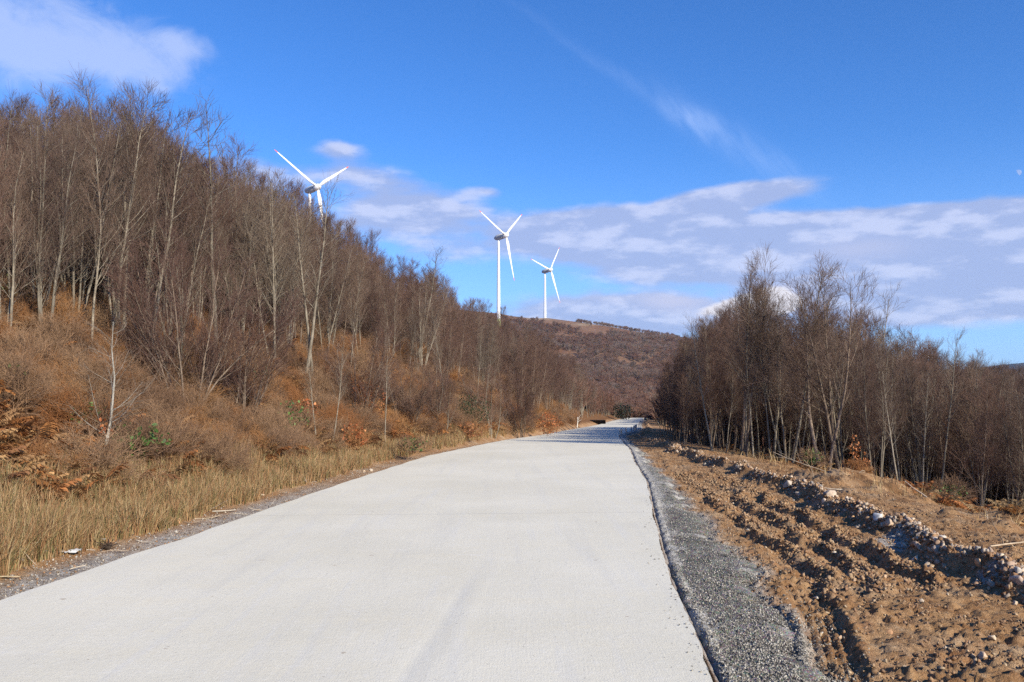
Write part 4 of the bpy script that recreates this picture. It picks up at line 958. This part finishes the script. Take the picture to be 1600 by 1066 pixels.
def turbine(u, v, y, roll, az_deg, label, tilt=7.5):
    x = (u - 800) / F * y; z = EYE + (HV - v) / F * y; gz = Hs(x, y) if y < 905 else Hs(x, y)
    gz = min(gz, z - 40); e = empty('wind_turbine', (x, y, gz)); hz_h = z - gz - 2.2
    tp = [(1.85, -1.0), (1.85, 0)] + [(1.8 - .82 * q, hz_h * q) for q in np.linspace(0.12, 1, 10)] + [(0.0, hz_h + .02)]
    link('tower', mesh_np('tower', *lathe(tp), M_wt, smooth=True), e)
    link('tower_base', mesh_np('tower_base', *lathe([(1.90, -1), (1.90, 0), (1.80, hz_h * .10)]), M_grn, smooth=True), e)
    n = link('nacelle', nac_m, e); hb = link('hub', hub_m, e)
    yaw = Matrix.Rotation(R(az_deg), 4, 'Z'); til = Matrix.Rotation(R(-tilt), 4, 'X')
    back = Matrix.Translation((0, -6.5, 0)); B = Matrix.Translation((0, 0, hz_h + 2.2)) @ yaw @ til @ back
    n.matrix_local = B; hb.matrix_local = B
    for k in range(3):
        rl = Matrix.Rotation(R(roll + 120 * k), 4, 'Y'); bl = link('blade', bl_m, e); bl.matrix_local = B @ Matrix.Translation((0, -1.3, 0)) @ rl
        tpo = link('blade_tip', tip_m, bl)
    tag(e, label, 'wind turbine', 'white wind turbines on the ridge'); return e
turbine(484, 297, 592, -64, 57, 'nearest and largest white wind turbine, its tower half hidden behind the left wood')
turbine(779, 371, 742, -68, 57, 'middle white wind turbine standing clear of the wood with a greenish tower foot')
turbine(851.5, 424, 985, -79, 55, 'farthest and smallest white wind turbine standing on the hill crest')

# moon: only its sunlit half reads against the daytime sky
v, f = ico(3); am, em = px(1591, 270); Dm_ = 6000; mp = Vector((math.tan(am) * Dm_, Dm_, EYE + (HV - 270) / F * Dm_))
sdir = np.array([.80, -.35, .48]); sdir /= np.linalg.norm(sdir)
vs = v - np.minimum(v @ sdir + .02, 0)[:, None] * sdir
M_moon, t, b = mat('moonlight'); em_ = t.node('ShaderNodeEmission'); t.put(em_.inputs[0], t.mix(t.ramp(t.noise(t.node('ShaderNodeTexCoord').outputs['Object'], .035, 3), .4, .6), (.27, .43, .86), (.40, .56, .98))); em_.inputs[1].default_value = .66
t.l.new(em_.outputs[0], M_moon.node_tree.nodes['Material Output'].inputs[0])
mo = link('moon', mesh_np('moon', vs * 22, f, M_moon, smooth=True), None, mp); tag(mo, 'pale daytime half moon in the blue sky at the right edge', 'moon')

# ------------------------------------------------------------------ loose rocks, sticks and litter
def rock(u, v, size, col, label, seed, group=None, y=None, flat=1.0, sideR=True, name='rock'):
    # find where the sight line meets the ground, then stand the rock there
    ys_ = np.geomspace(4, 200, 3000); zz = EYE - (v - HV) / F * ys_; xx = (u - 800) / F * ys_; hh = H(xx, ys_); k = np.argmax(zz < hh); y = ys_[k]; x = xx[k]
    vv, ff = rock_np(seed, 2, 10); vv = vv * [1, 1, flat]; C = np.tile(np.array(col), (len(vv), 1))
    o = link(name, mesh_np(name, vv * size, ff, M_stone, attrs={'tint': C}), None, (x, y, Hs(x, y) + size * .25 * flat), seed * 1.7); tag(o, label, 'rock', group); return o
rk = [(1550, 918, .075, (.50, .36, .26), 'squarish pinkish rock at the near end of the rubble ridge by the right edge'),
      (1590, 915, .085, (.48, .36, .27), 'pinkish rock partly cut by the right edge of the photo'),
      (1585, 945, .045, (.46, .37, .27), 'pale tan rock just below the near end of the rubble ridge'),
      (1535, 1028, .040, (.50, .36, .25), 'rounded tan rock alone in the foreground mud'),
      (1520, 1027, .028, (.40, .28, .18), 'small brown rock touching the left side of the rounded tan one'),
      (1297, 776, .11, (.42, .33, .25), 'pale rock lying just past the rubble ridge before the right wood'),
      (1230, 762, .13, (.50, .42, .33), 'large whitish rock on top of the rubble ridge'),
      (1247, 775, .09, (.48, .39, .29), 'cream rock next below the large whitish one on the ridge'),
      (1390, 822, .10, (.46, .34, .23), 'tan slab rock on the ridge where it turns grey'),
      (1372, 815, .10, (.44, .44, .43), 'round grey rock on the ridge beside the tan slab'),
      (1530, 882, .075, (.56, .36, .20), 'upright orange-tan rock near the end of the rubble ridge'),
      (1438, 838, .075, (.44, .35, .27), 'brownish rock rolled behind the middle of the ridge'),
      (1470, 843, .065, (.50, .44, .36), 'oval rock a little right of the brownish rolled rock'),
      (1304, 868, .035, (.50, .43, .34), 'small whitish stone beside the rut end'),
      (1390, 990, .03, (.38, .22, .12), 'flat reddish stone in the mud left of a row of clods'),
      (1550, 1000, .035, (.5, .4, .28), 'elongated tan stone in the near mud by the right edge')]
for k, (u, v, s, c_, lab) in enumerate(rk): rock(u, v, s, c_, lab, 300 + k)
rkl = [(118, 823, .075, (.58, .40, .22), 'small tan stone at the foot of the grass, left of the dark stump'), (221, 822, .085, (.60, .42, .24), 'yellowish stone in the edge of the left grass'),
       (279, 817, .09, (.56, .33, .17), 'orange-brown stone on the left verge'), (569, 738, .075, (.42, .32, .22), 'cream stone touching the road edge at the orange soil'), (580, 736, .085, (.46, .39, .30), 'whitish stone beside the road further along the orange soil'),
       (275, 833, .06, (.42, .38, .32), 'grey-brown lump on the cement dust of the left verge')]
for k, (u, v, s, c_, lab) in enumerate(rkl): rock(u, v, s * .75, c_, lab, 330 + k)
g = np.random.default_rng(55)
for k in range(60):
    y = float(dens_y(g, 1, 6, 30, 1.2)[0]); x = float(xr(y) + berm(y) + g.normal() * .10); s = g.uniform(.035, .065) * (1 if y < 16 else 1.4)
    vv, ff = rock_np(400 + k % 14, 2, 10); c_ = pal(g, 1, [(.38, .27, .19), (.44, .35, .27), (.33, .22, .14), (.32, .29, .25)])[0]
    zn = 0 if y < 12 else 1
    o = link('ridge_stone', mesh_np('ridge_stone', vv * s, ff, M_stone, attrs={'tint': np.tile(c_, (len(vv), 1))}), None, (x, y, Hs(x, y) + s * .3), k); o.rotation_euler = (g.uniform(0, 6), g.uniform(0, 6), k)
    tag(o, ['fist-sized pale stone half buried in the near rubble ridge', 'pale stone half buried in the far part of the rubble ridge'][zn], 'rock', ['stones of the near rubble ridge', 'stones of the far rubble ridge'][zn])
for k in range(26):
    y = float(dens_y(g, 1, 5, 16, 1.2)[0]); x = float(xr(y) + g.uniform(1.0, 3.0)); s = g.uniform(.018, .035)
    vv, ff = rock_np(400 + k % 14, 2, 10); c_ = pal(g, 1, [(.42, .34, .25), (.46, .40, .32), (.33, .23, .15)])[0]
    o = link('track_stone', mesh_np('track_stone', vv * s, ff, M_stone, attrs={'tint': np.tile(c_, (len(vv), 1))}), None, (x, y, Hs(x, y) + s * .35), k); tag(o, 'small pale stone lying loose on the muddy track', 'rock', 'loose stones on the muddy track')
# sticks and split wood
def stick(u, v, L, r_, ang, col, label, seed, cat='stick', name='stick', tiltz=.06, lift=.03, flat=1.0, forked=False):
    ys_ = np.geomspace(4, 200, 3000); zz = EYE - (v - HV) / F * ys_; xx = (u - 800) / F * ys_; hh = H(xx, ys_); k = np.argmax(zz < hh); y = ys_[k]; x = xx[k]
    g = np.random.default_rng(seed); d = np.array([[math.cos(R(ang)), math.sin(R(ang)), tiltz]])
    P_, R_ = grow(g, np.array([[-L / 2 * math.cos(R(ang)), -L / 2 * math.sin(R(ang)), lift]]), d, np.array([L]), 9, .07, 0, np.array([r_]), np.array([r_ * .55])); parts = [(P_, R_)]
    v_, f_ = tubes(P_, R_, 7)
    if forked:
        Pb, Rb = kids(g, P_, R_, 3, .35, .9, 40, lambda t: .35, 6, .1, .03, .6, r_ * .25, .05); v_, f_ = join([(v_, f_), tubes(Pb, Rb, 5)])
    v_[:, 2] = lift + (v_[:, 2] - lift) * flat
    o = link(name, mesh_np(name, v_, f_, M_stone, smooth=flat == 1.0, attrs={'tint': np.tile(np.array(col), (len(v_), 1))}), None, (x, y, Hs(x, y))); tag(o, label, cat); return o
stick(17, 868, .62, .022, -38, (.36, .28, .19), 'grey-brown dead branch sloping down at the left edge of the photo', 1, 'branch', 'dead_branch', forked=True, tiltz=-.12, lift=.12)
stick(17, 886, .24, .028, 35, (.48, .43, .36), 'short pale split log at the foot of the dead branch', 2, 'log', 'split_log')
stick(10, 905, .26, .022, 25, (.42, .34, .22), 'flat pale board lying on cement dust at the left edge', 3, 'board', 'board', flat=.4)
stick(58, 869, .2, .012, 25, (.40, .36, .30), 'pale thin stick lying left of the white litter', 4)
stick(148, 848, .16, .010, 55, (.50, .40, .27), 'thin pale stick leaning by the dark stump', 5)
stick(193, 833, .22, .008, 62, (.55, .45, .32), 'thin pale stick leaning right of the dark stump', 6, tiltz=.5)
stick(398, 775, .34, .028, 28, (.44, .36, .25), 'pale split log at the edge of the grass on the verge', 7, 'log', 'split_log')
stick(350, 801, .36, .022, 32, (.42, .37, .29), 'long flat pale slab of bark wood on the verge', 8, 'log', 'split_log', flat=.5)
stick(325, 812, .4, .008, 40, (.34, .27, .18), 'thin long lath on the verge below the pale slab', 9)
stick(457, 754, .30, .035, 35, (.58, .46, .30), 'short tan log end among twigs above the orange soil', 10, 'log', 'split_log')
stick(475, 755, .35, .009, 120, (.44, .36, .27), 'forked twig sticking up above the orange soil', 11, forked=True, tiltz=.5)
stick(340, 785, .4, .012, 22, (.45, .38, .28), 'thin grey stick along the grass edge', 12)
stick(1587, 856, .7, .011, 12, (.48, .37, .25), 'pale forked branch on the earth at the right edge', 13, 'branch', 'dead_branch', forked=True)
stick(1305, 768, .4, .02, 165, (.44, .36, .27), 'pale piece of wood lying before the right wood', 14, 'log', 'split_log')
stick(1428, 778, .55, .015, 120, (.42, .33, .24), 'thin pale stick slanting up from the spoil heap', 15, tiltz=.6)
stick(903, 670, 1.3, .05, 80, (.62, .58, .5), 'bleached stump of branch sticking up at the road edge near the bend', 16, 'branch', 'dead_branch', forked=True, tiltz=2.5)
stick(1250, 740, 1.3, .010, 150, (.30, .24, .18), 'long thin fallen branch leaning at the foot of the right wood', 17, 'branch', 'dead_branch', forked=True, tiltz=.35)
for k in range(34):
    y = float(dens_y(g, 1, 7, 26, 1.2)[0]); x = float(xl(y) - g.uniform(.25, 1.05)); L = g.uniform(.1, .35)
    v_, f_ = tubes(*grow(g, np.array([[0, 0, .012]]), np.array([[g.normal(), g.normal(), .05]]), np.array([L]), 6, .1, 0, np.array([g.uniform(.003, .008)]), np.array([.003])), 5)
    c_ = pal(g, 1, [(.45, .38, .28), (.32, .25, .18), (.55, .49, .40)])[0]
    o = link('twig', mesh_np('twig', v_, f_, M_stone, attrs={'tint': np.tile(c_, (len(v_), 1))}), None, (x, y, Hs(x, y) + .01)); tag(o, 'small dry twig fallen on the dusty left verge', 'twig', 'twigs on the left verge')
for k in range(60):
    y = float(dens_y(g, 1, 8, 24, 1.2)[0]); x = float(xr(y) + berm(y) + g.uniform(.9, 4.8)); L = g.uniform(.15, .6); a_ = g.uniform(0, 6.28); q0 = g.uniform(.003, .010)
    P_, R_ = grow(g, np.array([[0, 0, .01]]), np.array([[math.cos(a_), math.sin(a_), g.uniform(0, .5)]]), np.array([L]), 8, .22, -.03, np.array([q0]), np.array([.002])); Pb, Rb = kids(g, P_, R_, 3, .3, .9, 45, lambda t: .4, 5, .15, 0, .6, .002, .03)
    v_, f_ = join([tubes(P_, R_, 5), tubes(Pb, Rb, 4)]); c_ = pal(g, 1, [(.30, .23, .16), (.20, .14, .09), (.38, .30, .21)])[0]
    o = link('dry_root', mesh_np('dry_root', v_, f_, M_stone, attrs={'tint': np.tile(c_, (len(v_), 1))}), None, (x, y, Hs(x, y) + .01)); tag(o, 'dry root or twig poking from the bare earth right of the ridge', 'root', 'roots in the bare earth')
# dark stump of roots beside the verge
ys0 = 9.9; xs0 = (168 - 800) / F * ys0; e = empty('stump', (xs0, ys0, Hs(xs0, ys0)))
vv, ff = rock_np(500, 2, 6); link('root_ball', mesh_np('root_ball', vv * [.07, .06, .07] + [0, 0, .03], ff, M_clod, attrs={'tint': np.tile([.05, .035, .025], (len(vv), 1))}), e)
gs = np.random.default_rng(8); an_ = gs.uniform(0, 6.28, 26); P_, R_ = grow(gs, np.tile([[0, 0, .05]], (26, 1)), np.stack([np.cos(an_), np.sin(an_), gs.uniform(-.1, .8, 26)], -1), gs.uniform(.09, .2, 26), 5, .2, 0, np.full(26, .006), np.full(26, .002))
v_, f_ = tubes(P_, R_, 4); link('roots', mesh_np('roots', v_, f_, M_clod, attrs={'tint': np.tile([.06, .042, .03], (len(v_), 1))}), e); tag(e, 'small dark root stump at the edge of the grass on the left verge', 'stump')
# white litter: crumpled plastic sheet
gx, gy_ = np.meshgrid(np.linspace(0, 1, 22), np.linspace(0, 1, 10), indexing='ij'); lx = (98 - 800) / F * 9.4; ly = 9.4
Zl = .012 + .035 * np.abs(fbm(gx * 7, gy_ * 4 + 3, 1.3, 4)) * 2 + .02 * np.sin(gy_ * math.pi)
xx_ = (gx - .5) * .36 + .02 * fbm(gx * 4, gy_ * 4, 2, 2); yy_ = (gy_ - .5) * .13 * (.6 + .5 * np.sin(gx * math.pi)) + .05 * gx
top = np.stack([xx_, yy_, Zl], -1).reshape(-1, 3); bot = top - [0, 0, .004]; i = np.arange(220).reshape(22, 10)
f1 = np.stack([i[:-1, :-1], i[1:, :-1], i[1:, 1:], i[:-1, 1:]], -1).reshape(-1, 4)
M_pl2, t, b = mat('white_plastic'); t.put(b.inputs['Base Color'], t.mix(t.ramp(t.noise(geo_pos(t), 30, 4), .5, .75), (.50, .50, .50), (.32, .29, .25))); b.inputs['Roughness'].default_value = .4
o = link('plastic_scrap', mesh_np('plastic_scrap', np.concatenate([top, bot]), np.concatenate([f1, f1[:, ::-1] + 220]), M_pl2, smooth=True), None, (lx, ly, Hs(lx, ly)), .25); tag(o, 'crumpled white plastic scrap lying at the foot of the grass', 'litter')

# formwork pegs along the bend
M_peg, t, b = mat('weathered_peg'); t.put(b.inputs['Base Color'], t.mix(t.noise(geo_pos(t), 14, 4), (.36, .37, .37), (.55, .55, .54)))
for k in range(9):
    y = 51 + k * 3.3; x = float(xr(y)) + .12; zz = Hs(x, y); h = .42 + .06 * random.random()
    pv, pf = lathe([(.0, -.2), (.05, -.2), (.05, h * .8), (.035, h), (0, h + .01)], 6)
    o = link('edge_peg', mesh_np('edge_peg', pv, pf, M_peg), None, (x, y, zz + .05)); o.rotation_euler = (R(random.uniform(-6, 6)), R(random.uniform(-6, 6)), k); tag(o, 'short pale peg in the row along the right edge of the far bend', 'peg', 'pegs along the far road edge')
# low dark open box standing in for a black notch left of the far road
import bmesh
bm = bmesh.new(); bmesh.ops.create_cube(bm, size=1.0); bmesh.ops.scale(bm, vec=(2.2, 1.6, .65), verts=bm.verts)
fr = min(bm.faces, key=lambda q: q.calc_center_median().y); r_ = bmesh.ops.inset_region(bm, faces=[fr], thickness=.10); bmesh.ops.translate(bm, vec=(0, .9, 0), verts=fr.verts)
bmesh.ops.bevel(bm, geom=[q for q in bm.edges if q.calc_length() > .3], offset=.02, segments=1)
me = bpy.data.meshes.new('open_box'); bm.to_mesh(me); bm.free(); M_box, t, b = mat('box_dark'); t.put(b.inputs['Base Color'], t.mix(t.noise(geo_pos(t), 3, 4), (.035, .028, .022), (.075, .06, .045))); me.materials.append(M_box)
yd = 116; xd = (933 - 800) / F * yd; o = link('dark_box', me, None, (xd, yd, float(zr(yd)) + .20)); tag(o, 'low dark open box at the left edge of the far road', 'open_box')

# ------------------------------------------------------------------ air
bm = bmesh.new(); bmesh.ops.create_cube(bm, size=1.0); me = bpy.data.meshes.new('haze'); bm.to_mesh(me); bm.free()
M_hz = bpy.data.materials.new('haze'); M_hz.use_nodes = True; t = NT(M_hz.node_tree); t.n.clear()
vp = t.node('ShaderNodeVolumePrincipled'); vp.inputs['Color'].default_value = (.44, .62, .92, 1); vp.inputs['Density'].default_value = .00008; vp.inputs['Anisotropy'].default_value = .2
om = t.node('ShaderNodeOutputMaterial'); t.l.new(vp.outputs[0], om.inputs['Volume']); me.materials.append(M_hz)
hz_o = link('haze', me, None, (0, 1000, 78)); hz_o.scale = (19000, 12400, 256); tag(hz_o, kind='stuff')
USE_HAZE = True
if not USE_HAZE: bpy.data.objects.remove(hz_o)
